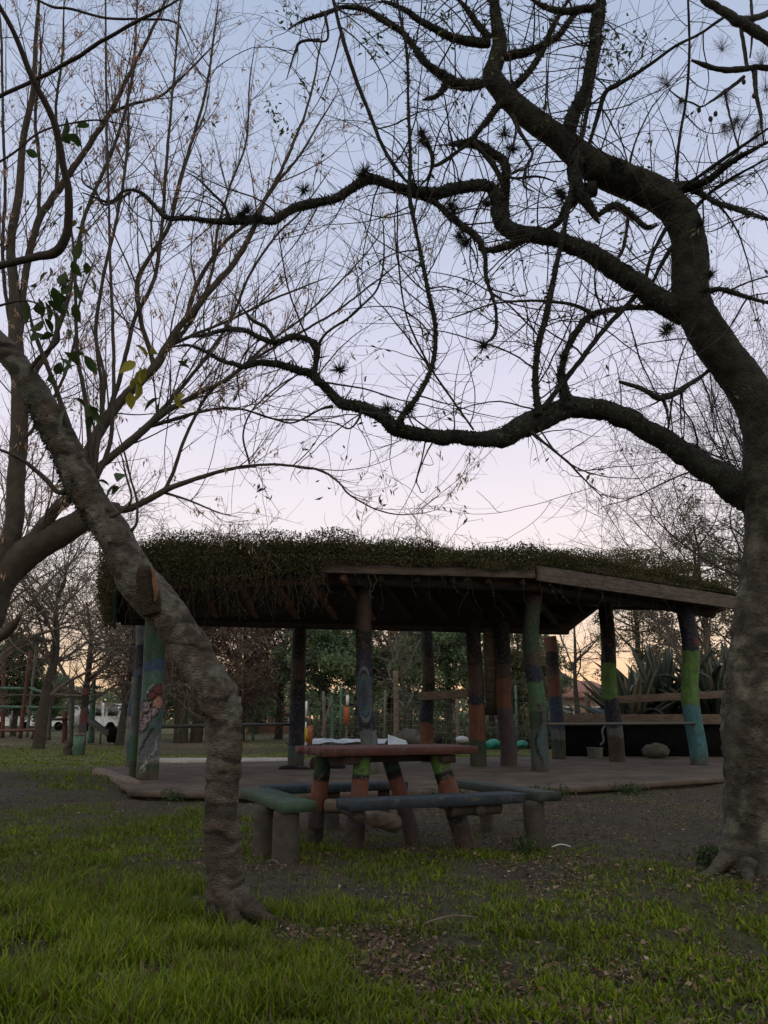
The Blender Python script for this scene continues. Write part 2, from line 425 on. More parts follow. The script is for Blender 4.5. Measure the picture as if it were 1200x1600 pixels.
DIRT = np.array([.074, .057, .040]); DIRT2 = np.array([.034, .028, .021]); GRN = np.array([.050, .052, .018]); DRY = np.array([.17, .16, .07])
def ground():
    ys = np.concatenate([np.arange(-30, 1.5, 2.5), np.arange(1.5, 8, .05), np.arange(8, 14, .09), np.arange(14, 26, .25), np.geomspace(26, 900, 50)])
    xs = np.concatenate([-np.geomspace(900, 8, 36), np.arange(-7.8, -3.6, .2), np.arange(-3.6, 3.6, .055), np.arange(3.6, 7.8, .2), np.geomspace(8, 900, 36)])
    X, Y = np.meshgrid(xs, ys)
    Z = gh(X, Y)
    V = np.stack([X, Y, Z], -1)
    g = gmask(X, Y)[..., None]
    n = fbm(xy0(X, Y), 2.0, 3, 3)[..., None]; n2 = fbm(xy0(X, Y), 12, 2, 8)[..., None]
    d = DIRT * (1 - n) + DIRT2 * n
    d = d * (.75 + .5 * n2)
    fl = np.clip((Y - 14) / 4, 0, 1)[..., None]
    gr = GRN * (1 - fl) + (DRY * (1 - n) + GRN * 1.7 * n) * fl
    sandy = np.exp(-((Y - 29.5) / 3.0) ** 2)[..., None] * np.clip((-X - 2) / 3, 0, 1)[..., None]
    c = d * (1 - g) + gr * g
    c = c * (1 - .8 * sandy) + np.array([.21, .165, .12]) * .8 * sandy
    ny, nx = X.shape
    i = np.arange(ny - 1)[:, None] * nx; j = np.arange(nx - 1)[None]
    q = np.stack([i + j, i + j + 1, i + nx + j + 1, i + nx + j], -1).reshape(-1, 4)
    o = Acc().add(V.reshape(-1, 3), q, c.reshape(-1, 3)).build('ground', MT['ground'], smooth=True)
    tag(o, kind='structure')
ground()

# ------------------------------------------------------------------ slab, path, log kerb
SZ = .10
slab_poly = [G(206, 1236, SZ), G(400, 1240, SZ), G(560, 1238, SZ), G(700, 1236, SZ), G(850, 1232, SZ), G(1000, 1224, SZ), G(1140, 1214, SZ), G(1185, 1205, SZ),
             G(1230, 1184, SZ), G(960, 1180.5, SZ), G(700, 1184, SZ), G(420, 1189, SZ), G(250, 1193, SZ), G(158, 1199, SZ)]
def slab():
    P = np.array(slab_poly); ring = []
    PP_ = np.vstack([P, P[:1]])
    for i in range(len(P)):
        mm = max(2, int(np.linalg.norm(PP_[i + 1] - PP_[i]) / .12))
        for t in np.arange(mm) / mm: ring.append(PP_[i] * (1 - t) + PP_[i + 1] * t)
    ring = np.array(ring)
    ring[:, :2] += (np.stack([fbm(ring, 2, 2, 5), fbm(ring, 2, 2, 9)], -1) - .5) * .22
    # inset rings make a worn rounded lip
    c = ring.mean(0)
    rows = []
    for s_, z in ((.975, -.06), (.975, .025), (.997, .03), (1.0, .04), (1.0, .085), (.998, SZ - .003), (.993, SZ)):
        r = c + (ring - c) * s_; r[:, 2] = z; r[:, 2] += (fbm(r * [1, 1, 0], 4, 2, 2) - .5) * .016 * (z > .08); rows.append(r)
    for s_ in np.linspace(.9, .06, 14):
        r = c + (ring - c) * s_; r[:, 2] = SZ + (fbm(r * [1, 1, 0], 1.2, 2, 2) - .5) * .012; rows.append(r)
    R = np.array(rows); m, n = R.shape[:2]
    i = np.arange(m - 1)[:, None] * n; j = np.arange(n)[None]
    q = np.stack([i + j, i + (j + 1) % n, i + n + (j + 1) % n, i + n + j], -1).reshape(-1, 4)
    o = Acc().add(R.reshape(-1, 3), [q, ((m - 1) * n + np.arange(n))[None]]).build('pavement', MT['slab'], smooth=False)
    tag(o, kind='structure')
    a = Acc(); p0, p1, p2, p3 = G(240, 1190, .03), G(462, 1189, .03), G(462, 1183.5, .03), G(240, 1184, .03)
    V = []
    n = 14
    for t in np.linspace(0, 1, n):
        for q0, q1, sgn in ((p0, p1, -1), (p3, p2, 1)):
            V.append(q0 * (1 - t) + q1 * t + np.array([0, sgn * (random.random() - .5) * .2, 0]))
    V = np.array(V); low = V.copy(); low[:, 2] = -.05
    VV = np.vstack([V, low]); f = [[2 * k, 2 * k + 2, 2 * k + 3, 2 * k + 1] for k in range(n - 1)] + [[2 * k, 2 * n + 2 * k, 2 * n + 2 * k + 2, 2 * k + 2] for k in range(n - 1)]
    a.add(VV, np.array(f)); tag(a.build('path', MT['path']), kind='structure')
random.seed(4)
slab()

def barkdisp(rings=0, amp=.12, f=9, seed=0, fine=.05):
    def fn(pts, a):
        d = 1 + (fbm(pts, f, 3, seed) - .5) * 2 * amp + (fbm(pts * [1, 1, 1], f * 6, 2, seed + 9) - .5) * 2 * fine
        if rings:
            q = pts * [1, 1, 0] * 3; q = q + np.array([0, 0, 1.]) * pts[..., 2:3] * rings
            rv = vn(q, 1.0, seed + 3); d = d - .10 * np.clip(.35 - rv, 0, 1) * 3 * .6
        return d
    return fn

# fallen log along the slab's left corner
P, R = trace([(152, 1206, 8), (170, 1213, 9), (190, 1223, 10), (212, 1233, 11)], 13.4, 10.6, .08)
P[:, 2] = .06
V, F, _ = tubes(P[None], R[None], 14, cap=True, disp=barkdisp(0, .15, 5))
tag(Acc().add(V, F).build('log', MT['wood'], smooth=True), 'grey log lying on the grass along the left corner of the concrete slab', 'log')

# ------------------------------------------------------------------ painted posts
def C(*rgb):
    c = np.array(s2l(rgb)); g = c.mean()
    return (c * .80 + g * .20) * .42
PC = dict(teal=C(70, 110, 112), blue=C(40, 78, 118), navy=C(28, 42, 76), green=C(70, 130, 88), dkgreen=C(46, 88, 66), lime=C(104, 160, 62), black=C(28, 28, 32),
          orange=C(146, 84, 54), brown=C(86, 64, 58), purple=C(96, 76, 92), red=C(128, 52, 50), pink=C(200, 150, 165), grey=C(110, 125, 130), cyan=C(62, 150, 168),
          pale=C(170, 180, 190), rust=C(154, 88, 68), wood=C(110, 88, 72))
def band(zpx, bands):
    col = np.zeros(zpx.shape + (3,)); col[:] = PC[bands[0][1]]
    for z, c in bands[1:]:
        col[zpx > z] = PC[c]
    return col
def post(name, parent, bx, by, tx, ty, r, bands, motif=None, z0=SZ, topz=None, D=None, taper=.9, label=None, rsides=40, seed=1, gain=1.0):
    """round painted post; bands use the photo's pixel height of each colour change (top to bottom)"""
    b = G(bx, by, z0) if D is None else W(bx, by, D)
    Dd = b[1]; t = W(tx, ty, Dd)
    if topz is not None: t = b + (t - b) * (topz - b[2]) / (t[2] - b[2])
    n = max(12, int(np.linalg.norm(t - b) / .022)); s = np.linspace(0, 1, n)
    P = b + np.outer(s, t - b); rad = r / FPX * cdep(by, Dd)
    P[:, 0] += (vn(np.stack([s * 3, s * 0, s * 0], -1), 1, seed) - .5) * rad * .8
    Rr = rad * (1 - (1 - taper) * s) * (1 + .05 * (vn(np.stack([s * 9, s * 0, s * 0 + 5], -1), 1, seed) - .5))
    P[0, 2] -= .03
    k = rsides
    V, F, nor = tubes(P[None], Rr[None], k, ref=(0, 1, 0), cap=True, disp=barkdisp(0, .035, 4, seed, .015))
    Vg = V.reshape(n, k, 3)
    _, pyv = project(P); pyv = np.repeat(pyv[:, None], k, 1)
    phi = np.arctan2(Vg[..., 0] - P[:, None, 0], -(Vg[..., 1] - P[:, None, 1]))   # 0 = side facing the path
    sx = phi * r
    wob = (fbm(Vg, 6, 2, seed) - .5) * 10
    col = band(pyv + wob, bands)
    if motif is not None: col = motif(sx, pyv, col, Vg)
    worn = fbm(Vg, 9, 3, seed + 4)[..., None]
    col = np.where(worn > .68, col * .5 + PC['wood'] * .5, col)
    dz = Vg[..., 2] - b[2]; dirt = np.clip(1.1 - dz / (.10 + .22 * fbm(Vg, 10, 2, seed + 7)), 0, .8)[..., None]
    col = col * (1 - dirt) + np.array([.05, .04, .032]) * dirt
    strk = vn(Vg * [1, 1, .06], 45, seed + 2)[..., None]; col = col * (.72 + .5 * strk) * gain
    o = Acc().add(V, F, col.reshape(-1, 3)).build(name, MT['paint'], parent, smooth=True)
    if label: o['label'] = label
    return o, b, t

def m_flower(sx, y, c, V):
    c = c.copy()
    def put(m, k): c[m] = PC[k] if isinstance(k, str) else k
    # swirls on the pale panel
    d = np.hypot(sx + 2, (y - 1064)); put((y > 1048) & (y < 1095) & ((d % 9) < 2.2) & (d < 30), 'green')
    d2 = np.hypot(sx - 14, (y - 1085)); put((y > 1070) & (y < 1100) & ((d2 % 8) < 2) & (d2 < 18), 'pale')
    # black outlined petals
    fl = [(-6, 1104, 9, 'pink'), (8, 1112, 8, 'pink'), (-13, 1118, 8, 'pink'), (-2, 1122, 8, 'pink'), (-9, 1134, 9, 'pink')]
    for a, b, q, k in fl: put(np.hypot(sx - a, y - b) < q + 1.5, 'black')
    for a, b, q, k in fl:
        q = q * .80; dd = np.hypot(sx - a, y - b); put(dd < q + 1.4, 'black'); put(dd < q, C(168, 140, 156)); put(dd < q * .5, 'black'); put(dd < q * .32, 'pale')
    for a, b, q in ((10, 1088, 9), (16, 1078, 7), (16, 1098, 8)):
        put(np.hypot((sx - a) * .8, y - b) < q + 2, 'black'); put(np.hypot((sx - a) * .8, y - b) < q, 'red' if b < 1090 else C(190, 130, 120))
    put(np.abs(sx - (10 - (y - 1136) * .55)) < (2.2) * ((y > 1136) & (y < 1180)), 'black')
    put(np.abs(sx - (18 - (y - 1160) * .5 + 3 * np.sin(y / 5))) < 1.3 * ((y > 1150) & (y < 1205)), 'pale')
    put(np.abs(np.hypot(sx - 20, y - 1215) - 30) < 1.4 * (y > 1180), 'pale')
    return c
def m_bluedots(sx, y, c, V):
    c = c.copy()
    for a, b, q, k in ((2, 1048, 5, 'purple'), (5, 1060, 4, 'black'), (-3, 1075, 4, 'red'), (4, 1125, 8, 'pink'), (5, 1138, 6, 'black'), (5, 1156, 5, 'green')):
        c[np.hypot(sx - a, y - b) < q] = PC[k]
    return c
def m_curve(x0, amp, per, y0, y1, wd, k='black', k2=None):
    def f(sx, y, c, V):
        c = c.copy(); cx = x0 + amp * np.sin((y - y0) / per); m = (y > y0) & (y < y1)
        if k2 is not None: c[m & (sx > cx)] = PC[k2]
        c[m & (np.abs(sx - cx) < wd)] = PC[k]
        return c
    return f
def m_swirl(sx, y, c, V):
    c = c.copy()
    d = np.hypot(sx * 1.1, (y - 1085) * .34); m = (y > 1010) & (y < 1150)
    c[m & (np.abs(d - 9) < 1.6)] = PC['teal']; c[m & (np.abs(d - 14) < 1.2)] = PC['grey']; c[m & (d < 4)] = PC['purple'] * .6
    c[(np.hypot(sx + 1, y - 1134) < 6)] = PC['black']
    return c

pav_o = G(560, 1210, SZ)
pav = empty('pavilion', pav_o, 'open timber pavilion with planted roof and painted log posts on a concrete slab', 'pavilion')
posts = {}
def PP(key, *a, **k): posts[key] = post('post', pav, *a, **k)
PP('flower', 228, 1218, 243, 985, 17.5, [(0, 'dkgreen'), (1032, 'blue'), (1048, 'teal'), (1100, 'teal'), (1145, 'grey'), (1192, 'dkgreen')], m_flower, topz=2.72, seed=2, gain=1.5, taper=.97, label='flower-painted post with pink petals and swirls')
PP('blueleft', 204, 1198, 222, 985, 9.5, [(0, 'grey'), (1010, 'navy'), (1045, 'blue'), (1105, 'blue'), (1120, 'grey'), (1160, 'blue')], m_bluedots, topz=2.6, seed=3, gain=1.6, label='blue post with purple dots, behind the flower-painted one')
PP('stub', 208, 1216, 213, 1100, 7, [(0, 'grey'), (1150, 'green'), (1190, 'dkgreen')], None, topz=1.5, seed=4, label='short grey-green post')
PP('navy', 461, 1196, 468, 985, 13, [(0, 'black'), (1030, 'brown'), (1060, 'black'), (1095, 'navy'), (1165, 'teal')], m_curve(-20, 3, 7, 1095, 1120, 22, 'navy'), topz=2.62, seed=5, label='post with navy band')
PP('swirl', 575, 1209, 571, 905, 14, [(0, 'brown'), (985, 'black'), (1015, 'navy'), (1060, 'blue'), (1120, 'navy'), (1140, 'grey')], m_swirl, topz=3.14, seed=6, gain=1.3, label='front post with blue swirls')
PP('orangefoot', 670, 1191, 665, 990, 11, [(0, 'black'), (1030, 'brown'), (1062, 'black'), (1100, 'navy'), (1130, 'rust')], None, topz=2.62, seed=7, label='post with rust-coloured foot')
PP('ochre', 748, 1197, 740, 990, 13, [(0, 'black'), (1040, 'brown'), (1085, 'navy'), (1102, 'orange'), (1156, 'dkgreen')], m_curve(10, 6, 14, 1040, 1098, 1.8), topz=2.68, seed=8, label='post with ochre band and green foot')
PP('purple', 793, 1196, 786, 990, 13, [(0, 'black'), (1040, 'brown'), (1060, 'orange'), (1106, 'purple')], None, topz=2.7, seed=9, label='post with purple-brown foot')
PP('green', 839, 1205, 829, 905, 14, [(0, 'brown'), (945, 'dkgreen'), (1022, 'brown'), (1040, 'navy'), (1067, 'green'), (1110, 'dkgreen'), (1140, 'teal')], m_curve(-2, 6, 13, 1100, 1205, 2.0, 'black', 'teal'), topz=3.16, seed=10, label='front post with green band and black curving line')
PP('red', 873, 1185.5, 857, 990, 11, [(0, 'orange'), (1020, 'black'), (1040, 'brown'), (1058, 'orange'), (1088, 'blue'), (1140, 'grey'), (1155, 'dkgreen')], None, topz=2.66, seed=11, label='post with orange and blue bands')
PP('lime', 964, 1190, 946, 950, 12.5, [(0, 'black'), (1038, 'lime'), (1092, 'navy'), (1135, 'grey'), (1150, 'brown')], None, topz=3.2, seed=12, label='post with lime band over dark foot')
PP('cyan', 1090, 1195, 1069, 950, 14, [(0, 'navy'), (1016, 'lime'), (1102, 'cyan')], lambda sx, y, c, V: np.where((np.hypot(sx - 8, y - 1004) < 7)[..., None], PC['red'], c), topz=3.2, seed=13, label='post with lime band over cyan foot')

# ------------------------------------------------------------------ roof
FL = W(176, 905, 10.9); C1 = W(505, 897, 11.6); C2 = W(835, 906, 12.3); C3 = W(1152, 952, 15.2)
RL = W(180, 975, 13.7); RR = W(888, 990, 15.8); R4 = W(940, 950, 17.0); R5 = W(1120, 952, 17.4)
edge = [FL, C1, C2, C3, R5, R4, RR, RL]
cen = np.mean(edge, 0); cen[2] = 2.98
def roofplate(z0, z1, s_, n_sub=6, noise=0.0, m='soil', name='roof_deck'):
    E = np.array(edge + [edge[0]]); ring = []
    for i in range(len(E) - 1):
        mm = max(2, int(np.linalg.norm(E[i + 1] - E[i]) / .3))
        for t in np.arange(mm) / mm: ring.append(E[i] * (1 - t) + E[i + 1] * t)
    ring = np.array(ring); ring = cen + (ring - cen) * s_
    rows = [ring * 1 + [0, 0, z0], ring + [0, 0, (z0 + z1) / 2], ring + [0, 0, z1]]
    for q in np.linspace(.95, .02, 12):
        r = cen + (ring - cen) * q + [0, 0, z1 + .12 * (1 - q)]; rows.append(r)
    R_ = np.array(rows)
    if noise: R_ = R_ + (np.stack([fbm(R_, 2.5, 3, k) for k in range(3)], -1) - .5) * noise
    m_, n_ = R_.shape[:2]
    i = np.arange(m_ - 1)[:, None] * n_; j = np.arange(n_)[None]
    q = np.stack([i + j, i + (j + 1) % n_, i + n_ + (j + 1) % n_, i + n_ + j], -1).reshape(-1, 4)
    V = np.vstack([R_.reshape(-1, 3), cen + [0, 0, z0], ])
    ci = m_ * n_
    bf = np.stack([np.full(n_, ci), (np.arange(n_) + 1) % n_, np.arange(n_)], -1)
    a = Acc().add(V, [q, bf, ((m_ - 1) * n_ + np.arange(n_))[None]])
    return a.build(name, MT[m], pav)
roofplate(.03, .15, 1.0, m='wood_dark', name='roof_deck')
roofplate(.16, .34, .985, noise=.16, m='soil', name='roof_soil')
def pbeam(name, a, b, w_, h_, m, ext=0, label=None):
    o = Acc().beam(a, b, w_, h_, ext=ext).build(name, MT[m], pav)
    if label: o['label'] = label
    return o
up = np.array([0, 0, 1.])
pbeam('fascia_board', C1 + up * .11 + [-.05, -.05, 0], C2 + up * .11 + [.0, -.05, 0], .05, .19, 'fascia', label='long pale weathered board along the front eave')
pbeam('fascia_board', C2 + up * .10 + [.03, -.055, 0], C3 + up * .06 + [.35, -.05, 0], .05, .25, 'fascia', label='dark weathered board sloping off at the right end')
pbeam('fascia_board', C2 + (C3 - C2) * .22 + up * .31 + [0, -.03, 0], C2 + (C3 - C2) * .86 + up * .30 + [0, -.03, 0], .10, .10, 'fascia')
pbeam('fascia_board', FL + up * .05, C1 + up * .06 + [-.1, 0, 0], .05, .2, 'wood_dark')
pbeam('fascia_board', FL + up * .0 + [0, .1, 0], RL + up * .05, .05, .30, 'greenpaint', label='dark green board on the left end')
# splintered plank ends at the right corner
pbeam('eave_plank', C3 + up * .34 + [-1.0, .2, 0], C3 + up * .30 + [.15, .25, 0], .10, .05, 'fascia')
pbeam('eave_plank', C3 + up * .22 + [-.8, .1, 0], C3 + up * .17 + [.05, .1, 0], .12, .06, 'fascia')
pbeam('eave_plank', C3 + up * .42 + [-1.4, .3, 0], C3 + up * .42 + [-.1, .3, 0], .09, .05, 'wood_dark')
# rear beam: a round log with a cut end
def plog(name, a, b, r, m, k=16, parent=None):
    s_ = np.linspace(0, 1, max(3, int(np.linalg.norm(b - a) / .15)))
    P_ = a + np.outer(s_, b - a)
    V, F, _ = tubes(P_[None], np.full((1, len(s_)), r), k, cap=True, disp=barkdisp(0, .06, 3))
    return Acc().add(V, F).build(name, MT[m], parent or pav, smooth=False)
plog('rear_beam', RL + [.1, 0, .12], RR + [-.02, 0, .11], .135, 'wood_dark')
plog('front_beam', FL + [.15, .35, .0], C1 + [0, .35, 0], .10, 'wood_red')
plog('front_beam', C1 + [0, .35, 0], C2 + [.1, .35, -.02], .11, 'wood_dark')
plog('side_beam', C2 + [.1, .4, -.02], C3 + [-.3, .5, 0], .11, 'wood_dark')
plog('side_beam', R4 + [-.1, -.3, .03], R5 + [0, -.3, .0], .10, 'wood_dark')
for t in np.linspace(.03, .97, 12):
    f = (FL * (1 - t * 2) + C1 * t * 2) if t < .5 else (C1 * (2 - 2 * t) + C2 * (2 * t - 1))
    r_ = RL * (1 - t) + RR * t
    pbeam('rafter', f + [0, .06, .0], r_ + [.0, -.02, .17], .09, .13, 'wood_red' if t < .62 else 'wood_dark')
# small boxes either side of the navy post head, long struts, board between the two middle posts
hb = W(452, 995, 14.6); pbeam('bracket', hb + [-.0, 0, .12], hb + [0, 0, -.22], .10, .12, 'wood_dark')
hb = W(482, 995, 14.6); pbeam('bracket', hb + [-.0, 0, .12], hb + [0, 0, -.22], .07, .12, 'wood_dark')
a_ = W(758.5, 985, 14.75); b_ = W(775.5, 1105, 14.75)
Acc().box((W(767, 1045, 14.8)), (.24, .05, 1.50)).build('door_panel', MT['wood'], pav)['label'] = 'narrow weathered panel between two posts'
Acc().box((W(768, 1111, 14.78)), (.30, .06, .15)).build('cross_rail', MT['wood_dark'], pav)
Acc().beam(W(655, 1088, 15.2), W(733, 1083, 14.5), .09, .15).build('cross_rail', MT['wood'], pav)['label'] = 'grey plank nailed across two rear posts'
plog('handrail', W(243, 1135.5, 11.6), W(457, 1131.5, 14.8), .028, 'metal', 10)['label'] = 'thin dark rail on the left side'
plog('handrail', W(849, 1131.5, 13.0), W(1086, 1130, 14.7), .028, 'metal', 10)['label'] = 'thin dark rail on the right side'

# ---- roof greenery
def edge_at(t):     # t in 0..3 along the front edge
    E = [FL, C1, C2, C3]
    i = np.clip(t.astype(int), 0, 2); f = (t - i)[:, None]
    Ea = np.array(E); return Ea[i] * (1 - f) + Ea[i + 1] * f
def greenery():
    rg = np.random.default_rng(5)
    a = Acc(); st = Acc()
    L = np.array([np.linalg.norm(C1 - FL), np.linalg.norm(C2 - C1), np.linalg.norm(C3 - C2)])
    def edge_samples(n, wts):
        p = L * wts; p /= p.sum(); k = rg.choice(3, n, p=p); t = k + rg.random(n)
        return t, edge_at(t), k
    green = np.array([[.068, .068, .022], [.05, .055, .02], [.095, .075, .032], [.07, .048, .03], [.11, .10, .035]])
    # crust along and over the front edge
    n = 52000
    t, E, k = edge_samples(n, np.array([2.2, 1.0, 1.0]))
    hang = np.where(k == 0, -.03 + .30 * vn(np.stack([t * 5, t * 0, t * 0], -1), 1, 3), -.21 + .10 * vn(np.stack([t * 9, t * 0, t * 0], -1), 1, 5))
    # right of the pale board the plants thin out toward the ragged corner
    top = .40 + .24 * fbm(np.stack([t * 7, t * 0, t * 0], -1), 1, 2, 8) + .05 * np.sin(t * 7) - .30 * np.clip((t - 2.62) / .38, 0, 1)
    hang = np.where(k == 2, hang - .10 + .28 * (vn(np.stack([t * 6, t * 0, t * 0], -1), 1, 15) > .62), hang)
    z = -hang + rg.random(n) ** .9 * (top + hang)
    outw = rg.random(n) * .16 + .04
    back = np.clip((z - .25) / .3, 0, 1) * rg.random(n) * .6
    pos = E + np.stack([rg.normal(0, .03, n), -outw + back, z], -1)
    ax = rg.normal(size=(n, 3)) + np.where(z[:, None] > .3, 1, -.9) * np.array([0, 0, 1.]) + [0, -.5, 0]
    cl = green[rg.choice(5, n, p=[.30, .30, .15, .15, .10])] * (.6 + .9 * fbm(pos, 3, 2, 4)[:, None])
    sz_ = rg.uniform(.02, .048, n)
    V, F = leaves(pos, ax, sz_, sz_ * .62, rg); a.add(V, F, np.repeat(cl, 4, 0))
    # upper surface
    n = 95000
    u = np.sqrt(rg.random(n)); t2 = rg.random(n) * 8
    Ea = np.array(edge + [edge[0]]); i = t2.astype(int); f = (t2 - i)[:, None]
    Ex = Ea[i] * (1 - f) + Ea[i + 1] * f
    pos = cen + (Ex - cen) * u[:, None] * .99; pos[:, 2] += .34 + .12 * (1 - u) + rg.random(n) * (.10 + .14 * vn(pos, 1.5, 9))
    ax = rg.normal(size=(n, 3)) + [0, 0, 1.2]
    cl = green[rg.choice(5, n)] * (.6 + .9 * fbm(pos, 3, 2, 4)[:, None]); sz_ = rg.uniform(.02, .05, n)
    V, F = leaves(pos, ax, sz_, sz_ * .6, rg); a.add(V, F, np.repeat(cl, 4, 0))
    # left end, seen edge-on
    n = 9000; tt = rg.random(n)[:, None]; E = FL * (1 - tt) + RL * tt
    pos = E + np.stack([-rg.random(n) * .22, rg.normal(0, .1, n), rg.uniform(-.12, .5, n)], -1)
    V, F = leaves(pos, rg.normal(size=(n, 3)) - [0, 0, .6], .035, .02, rg); cl = green[rg.choice(5, n)] * (.6 + .9 * fbm(pos, 3, 2, 4)[:, None]); a.add(V, F, np.repeat(cl, 4, 0))
    # upright sprigs breaking the skyline
    n = 900; t, E, k = edge_samples(n, np.array([1.5, 1, .8]))
    E = E + np.stack([rg.normal(0, .03, n), rg.random(n) * .8, .42 + rg.random(n) * .08 - .25 * np.clip((t - 2.6) / .4, 0, 1)], -1)
    d = unit(rg.normal(size=(n, 3)) * .35 + [0, 0, 1]); H = rg.uniform(.06, .26, n) ** 1.0
    s_ = np.linspace(0, 1, 5); bend = rg.normal(size=(n, 3)) * .25
    P_ = E[:, None] + d[:, None] * (s_[None, :, None] * H[:, None, None]) + bend[:, None] * (s_[None, :, None] ** 2) * H[:, None, None]
    V, F, _ = tubes(P_, np.full((n, 5), .0022), 3); st.add(V, F)
    for kk in range(1, 5):
        for rep in range(2):
            V, F = leaves(P_[:, kk], rg.normal(size=(n, 3)) + [0, 0, .5], rg.uniform(.015, .035, n), .014, rg)
            a.add(V, F, np.repeat(green[rg.choice(5, n)] * 1.1, 4, 0))
    # hanging stems with sparse leaves
    n = 430; t, E, k = edge_samples(n, np.array([6, .5, .35]))
    E = E + np.stack([rg.normal(0, .05, n), -rg.uniform(.06, .2, n), rg.uniform(0, .35, n)], -1)
    Ln = rg.uniform(.15, .85, n); m_ = 9; Pp = [E]; d = unit(rg.normal(size=(n, 3)) * .3 + [0, -.2, -1])
    for q in range(m_ - 1):
        d = unit(d + rg.normal(size=(n, 3)) * .22 + [0, 0, -.15]); Pp.append(Pp[-1] + d * (Ln / (m_ - 1))[:, None])
    Pp = np.stack(Pp, 1); V, F, _ = tubes(Pp, np.full((n, m_), .0028), 3); st.add(V, F)
    for kk in range(2, m_, 2):
        V, F = leaves(Pp[:, kk], rg.normal(size=(n, 3)) - [0, 0, 1], .028, .016, rg); a.add(V, F, np.repeat(green[rg.choice(5, n)] * .9, 4, 0))
    # one long vine down the swirl post
    for x, y0, y1 in ((577, 890, 955), (583, 895, 935), (494, 890, 950), (300, 900, 958), (318, 890, 965), (330, 895, 950), (403, 900, 940), (262, 900, 975)):
        pts = [(x + rg.normal() * 3, y, 1.2) for y in np.linspace(y0, y1, 7)]
        P_, R_ = trace(pts, 11.7, 11.75, .05); V, F, _ = tubes(P_[None], R_[None], 4); st.add(V, F)
    # low plants along the foot of the slab edge are ground plants, built elsewhere
    # mounds of growth standing on the roof
    for (px, py, D, rx, rz, n) in ((985, 868, 14.2, 1.0, .30, 5200), (900, 866, 13.4, .7, .20, 2600), (1050, 885, 14.9, .6, .25, 2600), (430, 838, 11.6, .7, .20, 2200), (520, 836, 11.9, .5, .26, 2200), (310, 838, 11.4, .8, .16, 2200), (640, 848, 12.2, .6, .15, 1500)):
        c = W(px, py, D) - [0, 0, rz * .55]; q = rg.normal(size=(n, 3)); q = unit(q) * rg.random((n, 1)) ** .4
        pos = c + q * [rx, .45, rz]; V, F = leaves(pos, rg.normal(size=(n, 3)) + [0, 0, .6], rg.uniform(.02, .05, n), .022, rg)
        a.add(V, F, np.repeat(green[rg.choice(5, n)] * (.6 + .9 * fbm(pos, 3, 2, 4)[:, None]), 4, 0))
    a.build('roof_plants', MT['roofleaf'], pav); st.build('vine_stems', MT['vine'], pav)
greenery()

# ------------------------------------------------------------------ picnic table and benches
TA = np.array([-.79, 6.30]); TB = np.array([-.437, 5.74]); TC = np.array([.745, 6.26])
e1 = unit(TC - TB); e2 = np.array([-e1[1], e1[0]])
wid = np.linalg.norm(TA - TB); lng = np.linalg.norm(TC - TB)
tc0 = TB + e1 * lng / 2 + e2 * wid / 2
ang = math.atan2(e1[1], e1[0])
R3 = np.array([[e1[0], e2[0], 0], [e1[1], e2[1], 0], [0, 0, 1]])
tbl = empty('picnic_table', (tc0[0], tc0[1], 0), 'wooden picnic table with red-brown top on green and orange banded log legs', 'table')
def loc(u, v, z): return np.array([*(tc0 + e1 * u + e2 * v), z])
def plank(acc, u0, u1, v, w_, z, h, col, frame=loc):
    acc.beam(frame(u0, v, z), frame(u1, v, z), w_, h, C=col)
a = Acc()
for i in range(4):
    v = -wid / 2 + wid / 4 * (i + .5)
    plank(a, -lng / 2 + random.uniform(-.015, .015), lng / 2 + random.uniform(-.015, .015), v, wid / 4 - .006, .690 + random.uniform(-.002, .002), .055, C(134, 74, 66) * random.uniform(.75, 1.1))
a.build('tabletop', MT['paint'], tbl)
for u in (-.40, .40):
    Acc().beam(loc(u, -wid / 2 + .05, .628), loc(u, wid / 2 - .05, .628), .12, .06).build('batten', MT['wood_dark'], tbl)
Acc().beam(loc(-.34, -.0, .6285), loc(.34, 0, .6285), .10, .055).build('batten', MT['wood_dark'], tbl)
legs = [((506, 1180), (489, 1325), 6.25, 12.5, 6.35, [(0, 'dkgreen'), (1208, 'black'), (1218, 'rust'), (1262, 'purple'), (1290, 'black')], 0),
        ((567, 1180), (552, 1332), 6.03, 13, 6.0, [(0, 'lime'), (1210, 'black'), (1217, 'rust'), (1258, 'purple'), (1290, 'brown')], 0),
        ((606, 1180), (650, 1318), 6.45, 12, 6.45, [(0, 'dkgreen'), (1205, 'black'), (1216, 'rust'), (1262, 'purple')], 0),
        ((684, 1180), (731, 1325), 6.30, 14.5, 6.22, [(0, 'lime'), (1208, 'black'), (1218, 'rust'), (1268, 'black'), (1285, 'brown')], 0)]
for k, ((tx, ty), (bx, by), Dt, r, Db, bands, _) in enumerate(legs):
    b = W(bx, by, Db); b[2] = -.04
    t = W(tx, ty, Dt); t[2] = .66
    n = 40; s_ = np.linspace(0, 1, n); P_ = b + np.outer(s_, t - b)
    rad = r / FPX * Dt / 1.04
    V, F, _ = tubes(P_[None], np.full((1, n), rad) * (1.08 - .1 * s_), 28, ref=(0, 1, 0), cap=True, disp=barkdisp(0, .05, 5, k))
    _, py = project(P_); py = np.repeat(py[:, None], 28, 1)
    col = band(py + (fbm(V.reshape(n, 28, 3), 12, 2, k) - .5) * 7, bands)
    Vg = V.reshape(n, 28, 3); dirt = np.clip(1.1 - Vg[..., 2] / (.08 + .2 * fbm(Vg, 10, 2, k)), 0, .8)[..., None]
    col = (col * (1 - dirt) + np.array([.05, .04, .032]) * dirt) * (.72 + .5 * vn(Vg * [1, 1, .06], 60, k)[..., None])
    Acc().add(V, F, col.reshape(-1, 3)).build('leg', MT['paint'], tbl, smooth=True)
